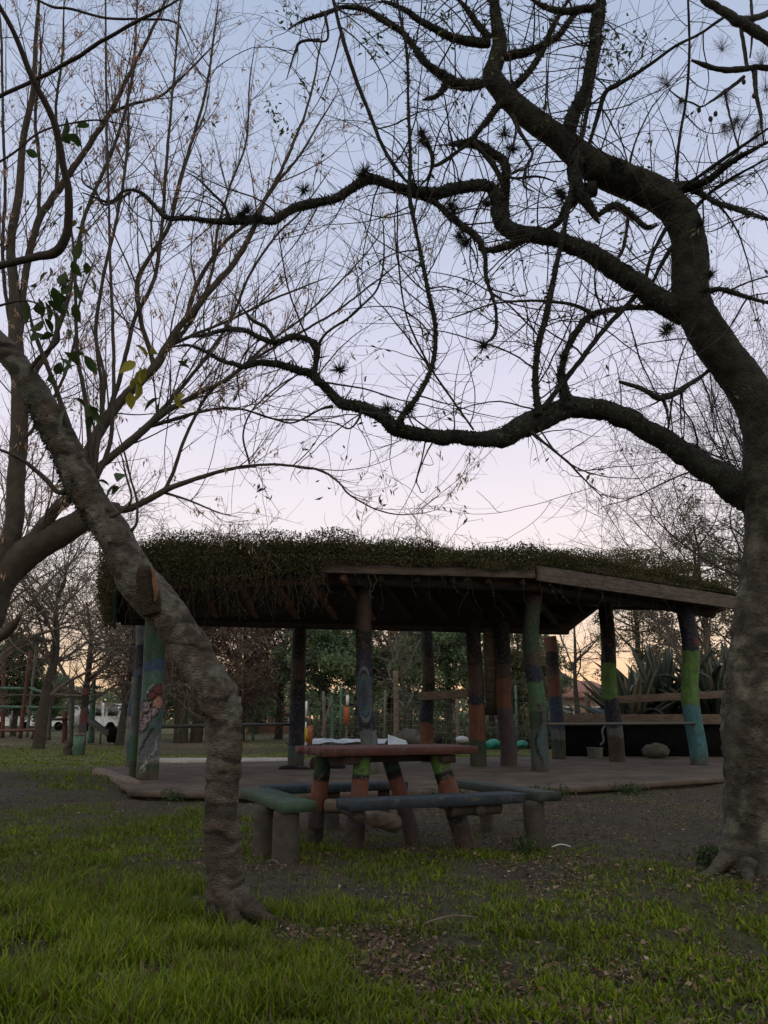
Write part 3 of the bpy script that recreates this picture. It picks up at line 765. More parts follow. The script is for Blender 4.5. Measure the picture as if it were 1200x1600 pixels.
def tlog(name, a, b, r, m='bark_brown', parent=tbl, taper=1.0, k=18):
    n = 20; s_ = np.linspace(0, 1, n); P_ = np.asarray(a) + np.outer(s_, np.asarray(b) - a)
    V, F, _ = tubes(P_[None], (r * (1 - (1 - taper) * s_))[None], k, cap=True, disp=barkdisp(0, .12, 7, 3))
    return Acc().add(V, F).build(name, MT[m], parent, smooth=False)
tlog('cross_log', W(511, 1259, 6.2), W(600, 1262, 6.0), .052, 'wood', taper=.9)
tlog('cross_log', W(577, 1277, 5.75), W(617, 1287, 6.05), .055, 'wood', taper=1.15)
def bench(label, corner, du, lu, dw, wd, z, col, stumps, th=.064):
    """corner = near corner on plan; du,lu = long axis; dw,wd = width axis"""
    corner = np.array(corner); ctr = corner + du * lu / 2 + dw * wd / 2
    o = empty('bench', (ctr[0], ctr[1], 0), label, 'bench', 'plank benches around the picnic table')
    p0 = corner + dw * wd / 2
    Acc().beam(np.array([*p0, z]), np.array([*(p0 + du * lu), z]), wd, th, C=col).build('seat', MT['paint'], o)
    for (sx, sy, r) in stumps:
        b = np.array([sx, sy, -.05]); n = 14; s_ = np.linspace(0, 1, n)
        P_ = b + np.outer(s_, np.array([random.uniform(-.01, .01), 0, z - th / 2 + .05]))
        V, F, _ = tubes(P_[None], (r * (1.08 - .1 * s_))[None], 22, cap=True, disp=barkdisp(0, .08, 8, int(sx * 100) % 50))
        Acc().add(V, F).build('leg', MT['bark_brown'], o, smooth=True)
    return o
def pix2(px, py, D): p = W(px, py, D); return p[:2]
fb0 = pix2(545, 1262, 5.30)
b1 = bench('blue-grey plank bench in front of the table, nearest the camera', fb0, e1, 1.36, e2, .24, .375, C(62, 84, 104) * .8, [])
# its supports: logs running back to the table legs
p = fb0 + e1 * 1.15
tlog('support_log', np.array([*(fb0 + e1 * .80 + e2 * .10), .305]), np.array([*(fb0 + e1 * 1.20 + e2 * .10), .310]), .040, 'bark_brown', b1)
tlog('support_log', np.array([*(fb0 + e1 * .10 + e2 * .05), .31]), np.array([*(fb0 + e1 * .20 + e2 * .65), .30]), .038, 'bark_brown', b1)
tlog('support_log', np.array([*(fb0 + e1 * 1.0 + e2 * .02), .302]), np.array([*(fb0 + e1 * 1.0 + e2 * .70), .30]), .038, 'bark_brown', b1)
lb = pix2(441, 1266, 5.32)
bench('green plank bench on two thick stumps beside the left leaning tree', lb, e2, 1.15, e1, .235, .365, C(84, 122, 96) * .9,
      [(*(lb + e2 * .12 + e1 * .07), .088), (*(lb + e2 * .48 + e1 * .02), .075)])
rb = pix2(417, 1243, 6.75)
b3 = bench('dark blue plank bench behind the table, its left half showing', rb, e1 * .995, 1.3, e2, .24, .345, C(52, 78, 100) * .8,
      [(*(rb + e1 * .62 + e2 * .12), .06), (*(rb + e1 * 1.12 + e2 * .12), .055)])
gb = pix2(843, 1247, 6.15)
bench('grey-green plank bench on a stump at the right end of the table', gb, e2, 1.35, e1, .20, .352, C(84, 104, 96) * .8,
      [(*(gb + e2 * .10 + e1 * .02), .078), (*(gb + e2 * .95 + e1 * .1), .06)])

# ------------------------------------------------------------------ items on the slab
def blob(name, pts, m, label, cat, parent=None, seed=0):
    a = Acc()
    for (c, rx, ry, rz) in pts:
        th = np.linspace(0, np.pi, 12)[:, None]; ph = np.linspace(0, 2 * np.pi, 20, endpoint=False)[None]
        S = np.stack([np.sin(th) * np.cos(ph), np.sin(th) * np.sin(ph), np.cos(th) + 0 * ph], -1)
        d = .7 + .6 * fbm(S + np.array(c), 2.5, 3, seed)
        V = S * d[..., None] * np.array([rx, ry, rz]) + np.array(c)
        V[..., 2] = np.maximum(V[..., 2], c[2] - rz * .8)
        i = np.arange(11)[:, None] * 20; j = np.arange(20)[None]
        a.add(V.reshape(-1, 3), np.stack([i + j, i + (j + 1) % 20, i + 20 + (j + 1) % 20, i + 20 + j], -1).reshape(-1, 4))
    o = a.build(name, MT[m], parent, smooth=True)
    if parent is None: tag(o, label, cat)
    return o
blob('cloth_bundle', [(W(452, 1201, 13.6), .17, .12, .06), (W(472, 1202, 13.6), .13, .12, .045)], 'cloth', 'black cloth bundle lying on the slab by the navy post', 'clothes', seed=2)
blob('cloth_bundle', [(W(527, 1198, 13.8), .14, .10, .06), (W(513, 1200, 13.8), .10, .10, .04)], 'cloth', 'black bundle lying on the slab just left of the swirl-painted post', 'clothes', seed=5)
blob('bag', [(W(492, 1194, 13.7), .09, .09, .12)], 'clothbrown', 'small dark brown bag between the two black bundles', 'bag', seed=7)
blob('rock', [(W(1024, 1174, 17.2), .30, .2, .16)], 'rock', 'low grey rock in front of the black planter box', 'rock', seed=3)

# planter box with agaves behind the slab, right
def planter():
    o = empty('planter_box', W(1010, 1186, 18.0) * [1, 1, 0], 'long black-lined planter box with timber rim behind the pavilion, right', 'planter')
    x0 = W(886, 1180, 18)[0]; x1 = W(1180, 1180, 18)[0]; a = Acc()
    zt = W(1000, 1131, 18)[2]; zb = 0
    Acc().box(((x0 + x1) / 2, 18.35, (zt + zb) / 2), (x1 - x0, .7, zt - zb)).build('box', MT['black'], o)
    Acc().beam((x0 - .25, 17.93, zt + .10), (x1, 17.93, zt + .10), .10, .22).build('rim', MT['wood'], o)
    Acc().beam((x0 + 1.1, 17.80, W(0, 1092, 17.8)[2] - .02), (x1 + .3, 17.75, W(0, 1090, 17.8)[2] + .12), .16, .16).build('shelf_board', MT['wood'], o)
    for px in (892, 921): 
        p = W(px, 1150, 17.9); Acc().beam((p[0], 17.9, 0), (p[0], 17.9, zt), .07, .05).build('white_post', MT['white'], o)
    for px in (962, 1062):
        p = W(px, 1150, 17.86); Acc().beam((p[0], 17.86, 0), (p[0], 17.86, zt + .25), .14, .07).build('upright', MT['wood'], o)
    return zt
zt = planter()
def bucket():
    c = W(930, 1178, 17.2); c[2] = .02; o = empty('bucket', c, 'small grey bucket with a pale hose, in front of the planter box', 'bucket')
    s_ = np.array([0, .02, .5, .96, 1, 1, .96, .1]); r = np.array([.10, .14, .155, .17, .18, .165, .155, .13]) * 1.0
    P_ = np.array([[c[0], c[1], c[2] + .30 * q] for q in s_]); P_ += np.random.default_rng(1).normal(size=P_.shape) * 1e-5
    V = []; k = 20
    for (p_, rr) in zip(P_, r):
        for j in range(k): V.append(p_ + np.array([math.cos(j / k * 6.2832) * rr, math.sin(j / k * 6.2832) * rr, 0]))
    i = np.arange(len(s_) - 1)[:, None] * k; j = np.arange(k)[None]
    Acc().add(V, [np.stack([i + j, i + (j + 1) % k, i + k + (j + 1) % k, i + k + j], -1).reshape(-1, 4), np.arange(k)[::-1][None]]).build('pail', MT['greypost'], o, smooth=True)
    P_, R_ = trace([(938, 1164, 1.6), (943, 1158, 1.6), (942, 1150, 1.6), (941, 1141, 1.6), (946, 1133, 1.6)], 17.2, 17.3, .03)
    V, F, _ = tubes(P_[None], R_[None], 8); Acc().add(V, F).build('hose', MT['greypost'], o, smooth=True)
bucket()

def agave(x, y, z, s_, n, seed, label):
    rg = np.random.default_rng(seed); a = Acc()
    base = np.array([x, y, z])
    for i in range(n):
        t = i / n; az = i * 2.39996 + rg.normal() * .15; el = math.radians(12 + 72 * t ** .8 + rg.normal() * 6)
        L = s_ * (1.25 + .5 * math.sin(t * 3.1)) * rg.uniform(.8, 1.1)
        d = np.array([math.cos(az) * math.cos(el), math.sin(az) * math.cos(el), math.sin(el)])
        side = unit(np.cross(d, [0, 0, 1.])); m_ = 12; wm = .085 * s_ * 1.25
        droop = rg.uniform(.05, .35) * (1 - t) + (.9 if rg.random() < .18 else 0)
        pts = base + np.array([0, 0, .0]) + d * .04
        V = []; dd = d.copy()
        p_ = pts.copy()
        for q in range(m_):
            f = q / (m_ - 1); wdt = wm * (.75 + .55 * math.sin(min(1, f * 1.5) * math.pi * .6)) * (1 - f ** 2.2) + .002
            nrm = np.cross(side, dd)
            V += [p_ - side * wdt + nrm * wdt * .45, p_ - nrm * wdt * .1, p_ + side * wdt + nrm * wdt * .45, p_ - nrm * wdt * .45]
            dd = unit(dd + np.array([0, 0, -droop * f * .35])); p_ = p_ + dd * L / (m_ - 1)
        i0 = np.arange(m_ - 1)[:, None] * 4; j = np.arange(4)[None]
        col = np.array([.045, .060, .045]) * rg.uniform(.6, 1.3)
        if rg.random() < .12: col = np.array([.16, .15, .11])
        a.add(np.array(V), np.stack([i0 + j, i0 + (j + 1) % 4, i0 + 4 + (j + 1) % 4, i0 + 4 + j], -1).reshape(-1, 4), col)
    o = a.build('agave_plant', MT['agave'], smooth=True); tag(o, label, 'plant', 'agaves growing behind the planter box'); return o
for k, (px, D, zz, s_, n, lb_) in enumerate([(985, 19.2, .5, 1.15, 46, 'large grey-green agave between the lime and cyan posts'), (1035, 19.8, .75, 1.3, 50, 'tallest agave just left of the cyan post'),
                                             (1110, 19.4, .7, 1.25, 46, 'dark agave between the cyan post and the right tree trunk'), (1150, 20.2, .8, 1.4, 40, 'agave partly hidden behind the right tree trunk')]):
    agave(W(px, 1100, D)[0], D, zz, s_, n, 30 + k, lb_)

# ------------------------------------------------------------------ the right-hand tree
def limb(acc, segs, pts, D0, D1, k=None, step=.02, w=1.0, amp=.24, tip=False, fr=14, seed=0):
    pts = [(x, y, q * (.66 + .34 * min(1, q / 13))) for x, y, q in pts]
    pts[-1] = (*pts[-1][:2], pts[-1][2] * .55)
    P_, R_ = trace(pts, D0, D1, step)
    if k is None: k = 14 if R_.max() > .02 else (8 if R_.max() > .009 else 6)
    # knots and wobble
    P_ = P_ + (np.stack([fbm(P_, 9, 2, q + seed) for q in range(3)], -1) - .5) * R_.mean() * .7
    V, F, nor = tubes(P_[None], R_[None], k, ref=(0, 1, 0.001), cap=True, disp=barkdisp(0, amp, fr, seed, .10))
    acc.add(V, F); segs.add(P_, R_, w)
    return P_, R_
def smoothmesh(a, name, m, parent): return a.build(name, MT[m], parent, smooth=True)

RT = empty('leaning_tree', G(1186, 1365), 'big bare mossy tree at the right edge arching its limbs over the pavilion', 'tree')
rs = Segs(); thick = Segs()
trunkR = [(1184, 1385, 95), (1187, 1362, 76), (1191, 1335, 64), (1195, 1290, 58), (1197, 1230, 57), (1197, 1170, 61), (1196, 1120, 66), (1198, 1075, 66), (1202, 1020, 60),
          (1207, 960, 54), (1211, 900, 48), (1213, 850, 45), (1211, 800, 44), (1206, 750, 42), (1199, 700, 37), (1190, 660, 34), (1174, 620, 32), (1152, 582, 31),
          (1126, 550, 30), (1104, 518, 29), (1086, 488, 29), (1077, 455, 28), (1078, 410, 27), (1074, 370, 26), (1062, 338, 25), (1040, 312, 25), (1008, 293, 26),
          (972, 280, 26), (935, 262, 24), (900, 238, 21), (870, 212, 19), (835, 185, 18), (805, 162, 17), (780, 140, 16), (765, 118, 15), (772, 95, 13), (779, 68, 12), (774, 35, 9), (768, -20, 8)]
P_, R_ = trace(trunkR, 5.30, 4.7, .014)
P_[:, 0] += (vn(P_, 2.2, 5) - .5) * .05
def flare(pts, a):
    base = barkdisp(9, .09, 7, 4, .05)(pts, a)
    z = pts[..., 2]; lob = 1 + .22 * np.clip(1 - z / .35, 0, 1) * np.sin(a * 5 + 1.0)
    return base * lob
V, F, _ = tubes(P_[None], R_[None], 56, ref=(0, 1, 0.001), cap=True, disp=flare)
dark_up = np.clip((V[:, 2] - 1.7 + (fbm(V, 2.5, 2, 3) - .5) * 1.6) / 1.2, 0, 1)[:, None]      # bark colour gets darker up the stem, with a ragged border
lich = (fbm(V, 14, 3, 8) > .60)[:, None] * (1 - dark_up)
cc_ = np.ones((len(V), 3)) * (1 - dark_up) + np.array([.42, .46, .42]) * dark_up
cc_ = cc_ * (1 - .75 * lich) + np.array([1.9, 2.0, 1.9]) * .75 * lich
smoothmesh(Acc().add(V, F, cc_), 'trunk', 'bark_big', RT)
cut = len(P_) // 2; thick.add(P_[cut:], R_[cut:], 1.3); rs.add(P_[cut:], R_[cut:], .45)
BR = [
 ([(1206, 800, 30), (1175, 775, 26), (1140, 755, 24), (1110, 735, 21), (1080, 715, 19), (1040, 690, 17), (1000, 665, 16), (960, 647, 16), (925, 639, 16), (890, 637, 17), (855, 649, 17), (820, 665, 18), (790, 681, 16), (760, 688, 13), (730, 684, 12), (690, 683, 11.5), (650, 679, 11.5), (620, 670, 12), (600, 655, 11), (575, 642, 10), (550, 635, 9.5), (530, 627, 9), (515, 610, 8), (500, 595, 8), (470, 580, 7.5), (440, 570, 7), (410, 567, 6), (380, 572, 5), (350, 565, 4.5), (320, 550, 4), (295, 540, 3), (262, 543, 3)], 5.2, 4.6),
 ([(1072, 490, 20), (1040, 474, 19), (990, 440, 16), (950, 415, 15), (910, 390, 14), (870, 375, 12.5), (830, 368, 12.5), (800, 362, 13), (783, 345, 13), (780, 318, 12), (770, 296, 10), (750, 290, 9.5), (710, 295, 10), (670, 302, 10), (640, 298, 9), (600, 285, 8), (575, 280, 9), (550, 295, 8), (520, 310, 8), (480, 320, 8), (450, 332, 7.5), (425, 346, 7.5), (400, 343, 7), (370, 345, 7.5), (340, 345, 5.5), (300, 342, 5), (260, 340, 5), (245, 328, 5), (230, 310, 4), (210, 300, 3.5), (190, 302, 3), (170, 315, 3), (130, 300, 2)], 5.0, 4.4),
 ([(788, 345, 9), (790, 290, 8), (788, 255, 8), (770, 240, 8), (740, 225, 8), (722, 224, 7), (700, 226, 5)], 4.9, 4.8),
 ([(735, 222, 5), (760, 190, 6), (790, 150, 6.5), (835, 100, 6), (865, 40, 5), (893, -10, 4)], 4.8, 4.6),
 ([(905, 262, 13), (893, 235, 13), (890, 205, 12), (900, 175, 11), (920, 130, 10), (928, 75, 10), (935, 30, 11), (942, -15, 12)], 4.8, 4.5),
 ([(790, 88, 8), (830, 78, 7), (870, 58, 6), (900, 20, 5), (930, 12, 7), (880, 18, 6), (850, 10, 5), (825, -5, 5)], 4.7, 4.6),
 ([(765, 68, 8), (740, 66, 8), (700, 55, 7), (660, 35, 6), (630, 15, 5), (595, 0, 4)], 4.7, 4.5),
 ([(765, 130, 8), (725, 133, 9), (690, 118, 8), (662, 95, 7), (645, 70, 6), (625, 48, 6), (600, 33, 6), (570, 15, 5), (540, 10, 4.5), (510, 20, 4), (480, 30, 3.5), (450, 45, 2)], 4.7, 4.5),
 ([(765, 60, 8), (748, 40, 6), (730, 15, 5), (705, -15, 5)], 4.7, 4.6),
 ([(930, 295, 12), (905, 303, 11), (885, 325, 8), (875, 345, 6), (858, 358, 5), (830, 374, 4)], 4.85, 4.9),
 ([(905, 240, 11), (897, 265, 12), (905, 295, 10), (925, 330, 8), (938, 348, 3)], 4.8, 4.8),
 ([(935, 335, 5), (960, 322, 7), (980, 330, 6), (1010, 355, 5), (1030, 352, 3)], 4.8, 4.85),
 ([(1040, 300, 12), (1075, 292, 9), (1105, 282, 7), (1130, 262, 6), (1160, 243, 5), (1215, 215, 4)], 4.9, 4.4),
 ([(1080, 293, 7), (1100, 305, 5), (1120, 317, 5), (1160, 330, 5), (1215, 348, 4)], 4.85, 4.4),
 ([(1100, 460, 7), (1120, 452, 5), (1140, 455, 5), (1170, 465, 4), (1215, 478, 3)], 4.9, 4.6),
 ([(842, 648, 8), (838, 620, 6.5), (836, 590, 6), (840, 550, 6), (852, 500, 6), (862, 450, 5.5), (872, 400, 5), (884, 345, 5), (893, 290, 4.5), (905, 235, 4), (922, 150, 4), (935, 60, 3), (940, -10, 3)], 4.85, 4.3),
 ([(887, 640, 12), (883, 615, 9), (877, 590, 8), (878, 572, 6.5), (884, 550, 6), (900, 520, 6), (922, 493, 6), (960, 484, 5), (1010, 480, 5), (1040, 488, 6)], 4.95, 5.0),
 ([(848, 640, 5.5), (872, 608, 5), (905, 567, 5), (940, 520, 5), (975, 482, 5), (1000, 455, 5), (1020, 440, 4)], 4.9, 5.0),
 ([(922, 488, 5), (900, 478, 4), (870, 472, 3.2), (820, 470, 2.8), (770, 475, 2.2), (720, 492, 1.6), (690, 502, 1)], 4.9, 4.7),
 ([(622, 668, 8), (632, 645, 6), (655, 615, 5), (672, 580, 4.5), (680, 545, 4.5), (678, 500, 4.5), (668, 450, 4.2), (658, 400, 4), (648, 350, 4), (640, 302, 4), (641, 250, 3.6), (638, 160, 3.2), (636, 80, 3), (626, 30, 2.5), (620, -10, 2.5)], 4.7, 4.3),
 ([(518, -10, 3), (532, 45, 4), (548, 100, 4), (572, 165, 4), (600, 232, 4), (622, 268, 4), (643, 292, 4)], 4.3, 4.6),
 ([(740, 672, 2.6), (712, 632, 2.6), (678, 583, 2.4), (652, 535, 2.2), (632, 480, 2), (622, 400, 1.9), (621, 330, 1.6), (619, 290, 1.3)], 4.75, 4.5),
 ([(830, 675, 5), (845, 688, 3.5), (868, 706, 3), (890, 725, 2.6), (912, 748, 2), (942, 778, 1.5)], 4.8, 4.6),
 ([(1135, 560, 5), (1100, 585, 4), (1078, 600, 5), (1056, 614, 6), (1032, 622, 6), (1012, 612, 5), (990, 603, 4.5), (967, 597, 5)], 5.1, 4.8),
 ([(1034, 620, 4), (1042, 640, 3), (1044, 665, 2)], 4.95, 4.9),
 ([(645, 300, 7), (682, 318, 6), (715, 348, 6.5), (745, 370, 6.5), (757, 400, 5), (760, 435, 4), (772, 470, 3.5), (776, 500, 3.5), (772, 525, 3.5), (755, 541, 2)], 4.75, 4.6),
 ([(748, 388, 5), (770, 392, 6), (800, 382, 7), (835, 372, 7)], 4.7, 4.85),
 ([(1075, -10, 2.6), (1077, 75, 2.7), (1073, 150, 3), (1062, 215, 3), (1058, 260, 3), (1053, 305, 4)], 4.4, 4.9),
 ([(1130, 28, 3), (1090, 55, 3), (1050, 75, 3.2), (1010, 105, 3.7), (970, 130, 4.5), (947, 143, 5), (936, 175, 4.5), (918, 232, 5)], 4.4, 4.75),
 ([(735, 218, 6), (760, 245, 5), (780, 275, 5), (786, 300, 5)], 4.8, 4.8),
 ([(655, 205, 4), (668, 225, 5), (676, 250, 4), (670, 275, 3), (655, 292, 3)], 4.6, 4.7),
 ([(498, 600, 7), (492, 580, 6), (495, 545, 6), (480, 531, 6), (455, 527, 6), (430, 536, 5.5), (405, 528, 5), (380, 515, 5), (350, 515, 4.5), (315, 525, 4), (290, 528, 2.5)], 4.65, 4.5),
 ([(494, 545, 4), (510, 520, 3), (540, 500, 3), (565, 478, 2.6), (590, 450, 2.2), (600, 400, 2), (598, 330, 1.5)], 4.65, 4.5),
 ([(430, 535, 5), (415, 512, 4), (395, 500, 4), (378, 480, 3)], 4.55, 4.5),
 ([(1044, 353, 4), (1020, 395, 4), (1008, 440, 4), (1005, 468, 4)], 4.9, 4.95),
 ([(1050, 385, 4), (1030, 420, 4), (1015, 455, 3.5)], 4.95, 5.0),
 ([(982, 325, 4), (980, 350, 3.5), (975, 385, 3.5), (965, 410, 3), (985, 418, 4), (1000, 440, 3)], 4.85, 4.9),
 ([(730, 226, 4), (690, 255, 4), (665, 152, 3.5)][:2] + [(672, 262, 2.5)], 4.8, 4.7),
 ([(700, 126, 7), (692, 138, 6), (682, 150, 5), (670, 153, 4), (660, 156, 3)], 4.6, 4.58),
 ([(800, 180, 5), (812, 205, 4), (825, 225, 3.5), (832, 240, 3), (822, 262, 3), (818, 290, 2.5), (835, 300, 2)], 4.7, 4.6),
 ([(785, 260, 4), (800, 278, 3), (840, 276, 2.6), (870, 285, 2)], 4.8, 4.7),
 ([(1053, 300, 3), (1100, 270, 4), (1150, 235, 4), (1215, 190, 3)], 4.8, 4.3),
 ([(1083, 330, 4), (1110, 300, 3), (1140, 280, 3), (1215, 240, 2.5)], 4.9, 4.5),
 ([(520, 635, 4), (500, 640, 2.5), (460, 660, 2), (430, 655, 2), (380, 640, 1.6), (310, 632, 1.3)], 4.6, 4.4),
 ([(565, 640, 3), (560, 655, 2.5), (545, 670, 2), (520, 660, 1.5), (470, 655, 1.2)], 4.6, 4.5),
 ([(360, 345, 4), (350, 320, 3), (335, 305, 3), (310, 280, 2), (290, 268, 1.5)], 4.4, 4.3),
 ([(500, 62, 3), (470, 65, 3), (462, 80, 3), (455, 100, 2), (448, 125, 1.5)], 4.45, 4.4),
 ([(508, 20, 3), (512, 60, 2.5), (490, 65, 3)], 4.45, 4.4),
 ([(205, 300, 2.5), (165, 320, 2.5), (150, 300, 2), (130, 285, 2), (128, 262, 1.5)], 4.4, 4.35),
]
for k, (pts, d0, d1) in enumerate(BR):
    a = Acc(); Pb, Rb = limb(a, rs, pts, d0, d1, seed=k, w=1.0)
    if max(q[2] for q in pts) >= 6.5: thick.add(Pb, Rb, np.clip((Rb[1:] / .028), .02, 1.5) ** 1.6)
    smoothmesh(a, 'branch', 'bark_moss', RT)
# twigs: long thin arcs, then finer ones
rg = np.random.default_rng(21)
tw = Acc()
s1 = Segs(); P1, R1 = grow(rs, 700, (.15, 1.35), (35, 95), 16, up=.25, curl=2.4, wander=.085, r0=.0055, r1=.0020, rg=rg, upstart=.3, flat=.6); s1.add(P1, R1)
V, F, _ = tubes(P1, R1, 4); tw.add(V, F)
s2 = Segs(); P2, R2 = grow(s1, 1500, (.08, .6), (25, 75), 10, up=.2, curl=3.6, wander=.10, r0=.0034, r1=.0021, rg=rg); s2.add(P2, R2)
V, F, _ = tubes(P2, R2, 3); tw.add(V, F)
P3, R3_ = grow(s2, 900, (.03, .2), (25, 80), 6, up=.1, curl=3.5, wander=.1, r0=.0016, r1=.0011, rg=rg); V, F, _ = tubes(P3, R3_, 3); tw.add(V, F)
P4, R4_ = grow(thick, 600, (.02, .10), (55, 100), 5, up=.5, curl=5, wander=.3, r0=.006, r1=.0028, rg=rg)
V, F, _ = tubes(P4, R4_, 5); tw.add(V, F)
smoothmesh(tw, 'twigs', 'twig', RT)
# fuzz of lichen and moss on the limbs
def fuzz(segs, n, L, rg, wd=.004):
    S, T, r = segs.pick(n, rg); q = rg.normal(size=(n, 3)); nrm = unit(q - (q * T).sum(1, keepdims=True) * T)
    ax = nrm + rg.normal(size=(n, 3)) * .6
    return leaves(S + nrm * r[:, None] * .88, ax, rg.uniform(L[0], L[1], n) * (rg.random(n) ** 1.5 * .9 + .3), wd, rg)
a = Acc(); V, F = fuzz(thick, 26000, (.010, .026), rg, .013); a.add(V, F)
V, F = fuzz(thick, 6000, (.02, .045), rg, .006); a.add(V, F)
a.build('lichen', MT['airplant'], RT)

def tufts(centers, n, L, rg, acc, r=.0016, droop=.3):
    for c in centers:
        m_ = 6; d = unit(rg.normal(size=(n, 3)) + [0, 0, .15]); Ln = rg.uniform(.5, 1, n) * L; P_ = [np.repeat(np.array(c)[None], n, 0) + d * .006]
        for k in range(m_ - 1): d = unit(d + rg.normal(size=(n, 3)) * .12 + [0, 0, droop * .2]); P_.append(P_[-1] + d * (Ln / (m_ - 1))[:, None])
        V, F, _ = tubes(np.stack(P_, 1), np.repeat(np.linspace(r, r * .25, m_)[None], n, 0), 3); acc.add(V, F)
tc_ = [W(x, y, D) for x, y, D in ((378, 338, 4.4), (384, 330, 4.4), (400, 345, 4.4), (565, 275, 4.55), (570, 268, 4.55), (705, 322, 4.7), (708, 335, 4.7), (965, 255, 4.65), (958, 262, 4.65), (970, 268, 4.65),
      (1045, 512, 4.8), (1040, 520, 4.8), (660, 210, 4.6), (664, 222, 4.6), (690, 118, 4.55), (718, 370, 4.6), (728, 380, 4.6), (788, 210, 4.6), (800, 232, 4.6), (880, 310, 4.7), (875, 300, 4.7), (760, 320, 4.8), (1108, 430, 4.7),
      (1100, 455, 4.7), (1092, 352, 4.7), (475, 297, 4.4), (530, 578, 4.5), (755, 540, 4.6), (645, 800 - 510, 4.6), (605, 640, 4.6), (640, 640, 4.6), (880, 560, 4.8), (925, 495, 4.8))]
a = Acc(); tufts(tc_, 95, .085, rg, a, r=.0028)
S, T, r = thick.pick(28, rg); tufts(S, 34, .06, rg, a, r=.0022)
a.build('air_plants', MT['airplant'], RT)
# sparse remaining leaves
def leafclusters(segs, extra, n, rg, cols, L=(.025, .05), per=(3, 7), wr=.34):
    S = segs.pick(n, rg)[0] if n else np.zeros((0, 3))
    pos = []
    for c in S: pos += [c + rg.normal(size=3) * .03 for _ in range(rg.integers(*per))]
    for c, m_, sp in extra: pos += [np.array(c) + rg.normal(size=3) * sp for _ in range(m_)]
    pos = np.array(pos); n_ = len(pos); L_ = rg.uniform(L[0], L[1], n_)
    V, F = leaves(pos, rg.normal(size=(n_, 3)) - [0, 0, .6], L_, L_ * wr, rg)
    cl = np.array(cols)[rg.choice(len(cols), n_)] * rg.uniform(.7, 1.2, (n_, 1))
    return V, F, np.repeat(cl, 4, 0)
LC = [[.08, .12, .045], [.06, .09, .04], [.15, .14, .055], [.045, .065, .035]]
ex = [(W(425, 165, 4.4), 9, .035), (W(428, 180, 4.4), 9, .035), (W(480, 135, 4.4), 10, .035), (W(585, 75, 4.4), 16, .04), (W(970, 380, 4.7), 14, .045), (W(960, 75, 4.3), 26, .06), (W(990, 75, 4.3), 18, .06), (W(850, 30, 4.4), 8, .05),
      (W(680, 15, 4.4), 10, .05), (W(625, 648, 4.6), 12, .035), (W(775, 95, 4.6), 8, .04), (W(1010, 275, 4.6), 8, .03), (W(450, 25, 4.4), 14, .05), (W(460, 205, 4.4), 8, .04), (W(665, 240, 4.5), 8, .04), (W(770, 415, 4.6), 4, .03),
      (W(580, 540, 4.5), 5, .03), (W(130, 330, 4.3), 6, .04), (W(640, 1000, 4.5), 0, .1)]
ex = [(c, int(m_ * 1.7), sp * 1.25) for c, m_, sp in ex]
V, F, Cc = leafclusters(s2, ex, 170, rg, LC, L=(.03, .065))
Acc().add(V, F, Cc).build('leaves', MT['leaf'], RT)

# ------------------------------------------------------------------ the left leaning tree
LT = empty('leaning_tree', G(366, 1440), 'slim leaning tree in front on the left with a ringed pale bark trunk', 'tree')
trunkL = [(372, 1462, 56), (366, 1440, 44), (359, 1415, 35), (353, 1385, 31), (350, 1350, 30), (347, 1300, 29), (346, 1250, 28), (349, 1200, 28.5), (350, 1150, 29), (347, 1115, 31),
          (341, 1090, 33), (330, 1068, 31), (315, 1045, 30), (300, 1020, 31), (285, 995, 30), (268, 970, 31), (252, 948, 33), (232, 925, 34), (215, 905, 33), (200, 880, 30), (190, 858, 29),
          (178, 835, 28), (160, 808, 26), (138, 775, 26), (122, 745, 26), (108, 712, 25), (92, 680, 25), (75, 650, 24), (58, 618, 22), (40, 588, 20), (18, 558, 19), (-5, 535, 19), (-40, 500, 18), (-90, 430, 16), (-130, 330, 13), (-140, 200, 10)]
P_, R_ = trace(trunkL, 4.07, 3.85, .0085); R_ = R_ * .95
def lring(pts):
    q = np.stack([pts[..., 0] * 4, pts[..., 1] * 4, pts[..., 2] * 44 + fbm(pts, 11, 2, 3) * 4.5], -1)
    return vn(q, 1.0, 33)
def ldisp(pts, a):
    z = pts[..., 2]
    d = barkdisp(0, .09, 7, 14, .06)(pts, a)
    lowz = np.clip((1.5 - z) / .5, .3, 1)
    d = d - .26 * lowz * np.clip(.46 - lring(pts), 0, 1) + .10 * lowz * np.clip(lring(pts) - .6, 0, 1)
    kb = np.exp(-((z - 1.02) / .07) ** 2) * np.maximum(0, np.cos(a - 3.3)) * .10 + np.exp(-((z - 1.33) / .05) ** 2) * np.maximum(0, np.cos(a - 3.0)) * .10
    return (d + kb) * (1 + .30 * np.clip(1 - z / .20, 0, 1) * np.maximum(0, np.sin(a * 4 + .5)))
def lcol(V):
    rv = lring(V)[:, None]; z = V[:, 2:3]
    brown = np.array([.098, .080, .066]); dark = np.array([.024, .020, .018]); grey = np.array([.150, .152, .138]); moss = np.array([.030, .032, .020])
    c = dark + (brown - dark) * np.clip((rv - .25) * 2.6, 0, 1)
    up_ = np.clip((z - .45) / .5, .25, 1)
    g = np.clip((fbm(V, 15, 3, 5)[:, None] - .46) * 8, 0, 1) * up_
    c = c * (1 - .8 * g) + grey * .8 * g
    m = np.clip((fbm(V, 4, 3, 9)[:, None] - .54) * 8, 0, 1) * np.clip((z - .9) / .4, 0, 1)
    c = c * (1 - .75 * m) + moss * .75 * m
    return c
V, F, _ = tubes(P_[None], R_[None], 72, ref=(0, 1, 0.001), cap=True, disp=ldisp)
smoothmesh(Acc().add(V, F, lcol(V)), 'trunk', 'bark_left', LT)
ls = Segs(); lsl = []; lsa = []
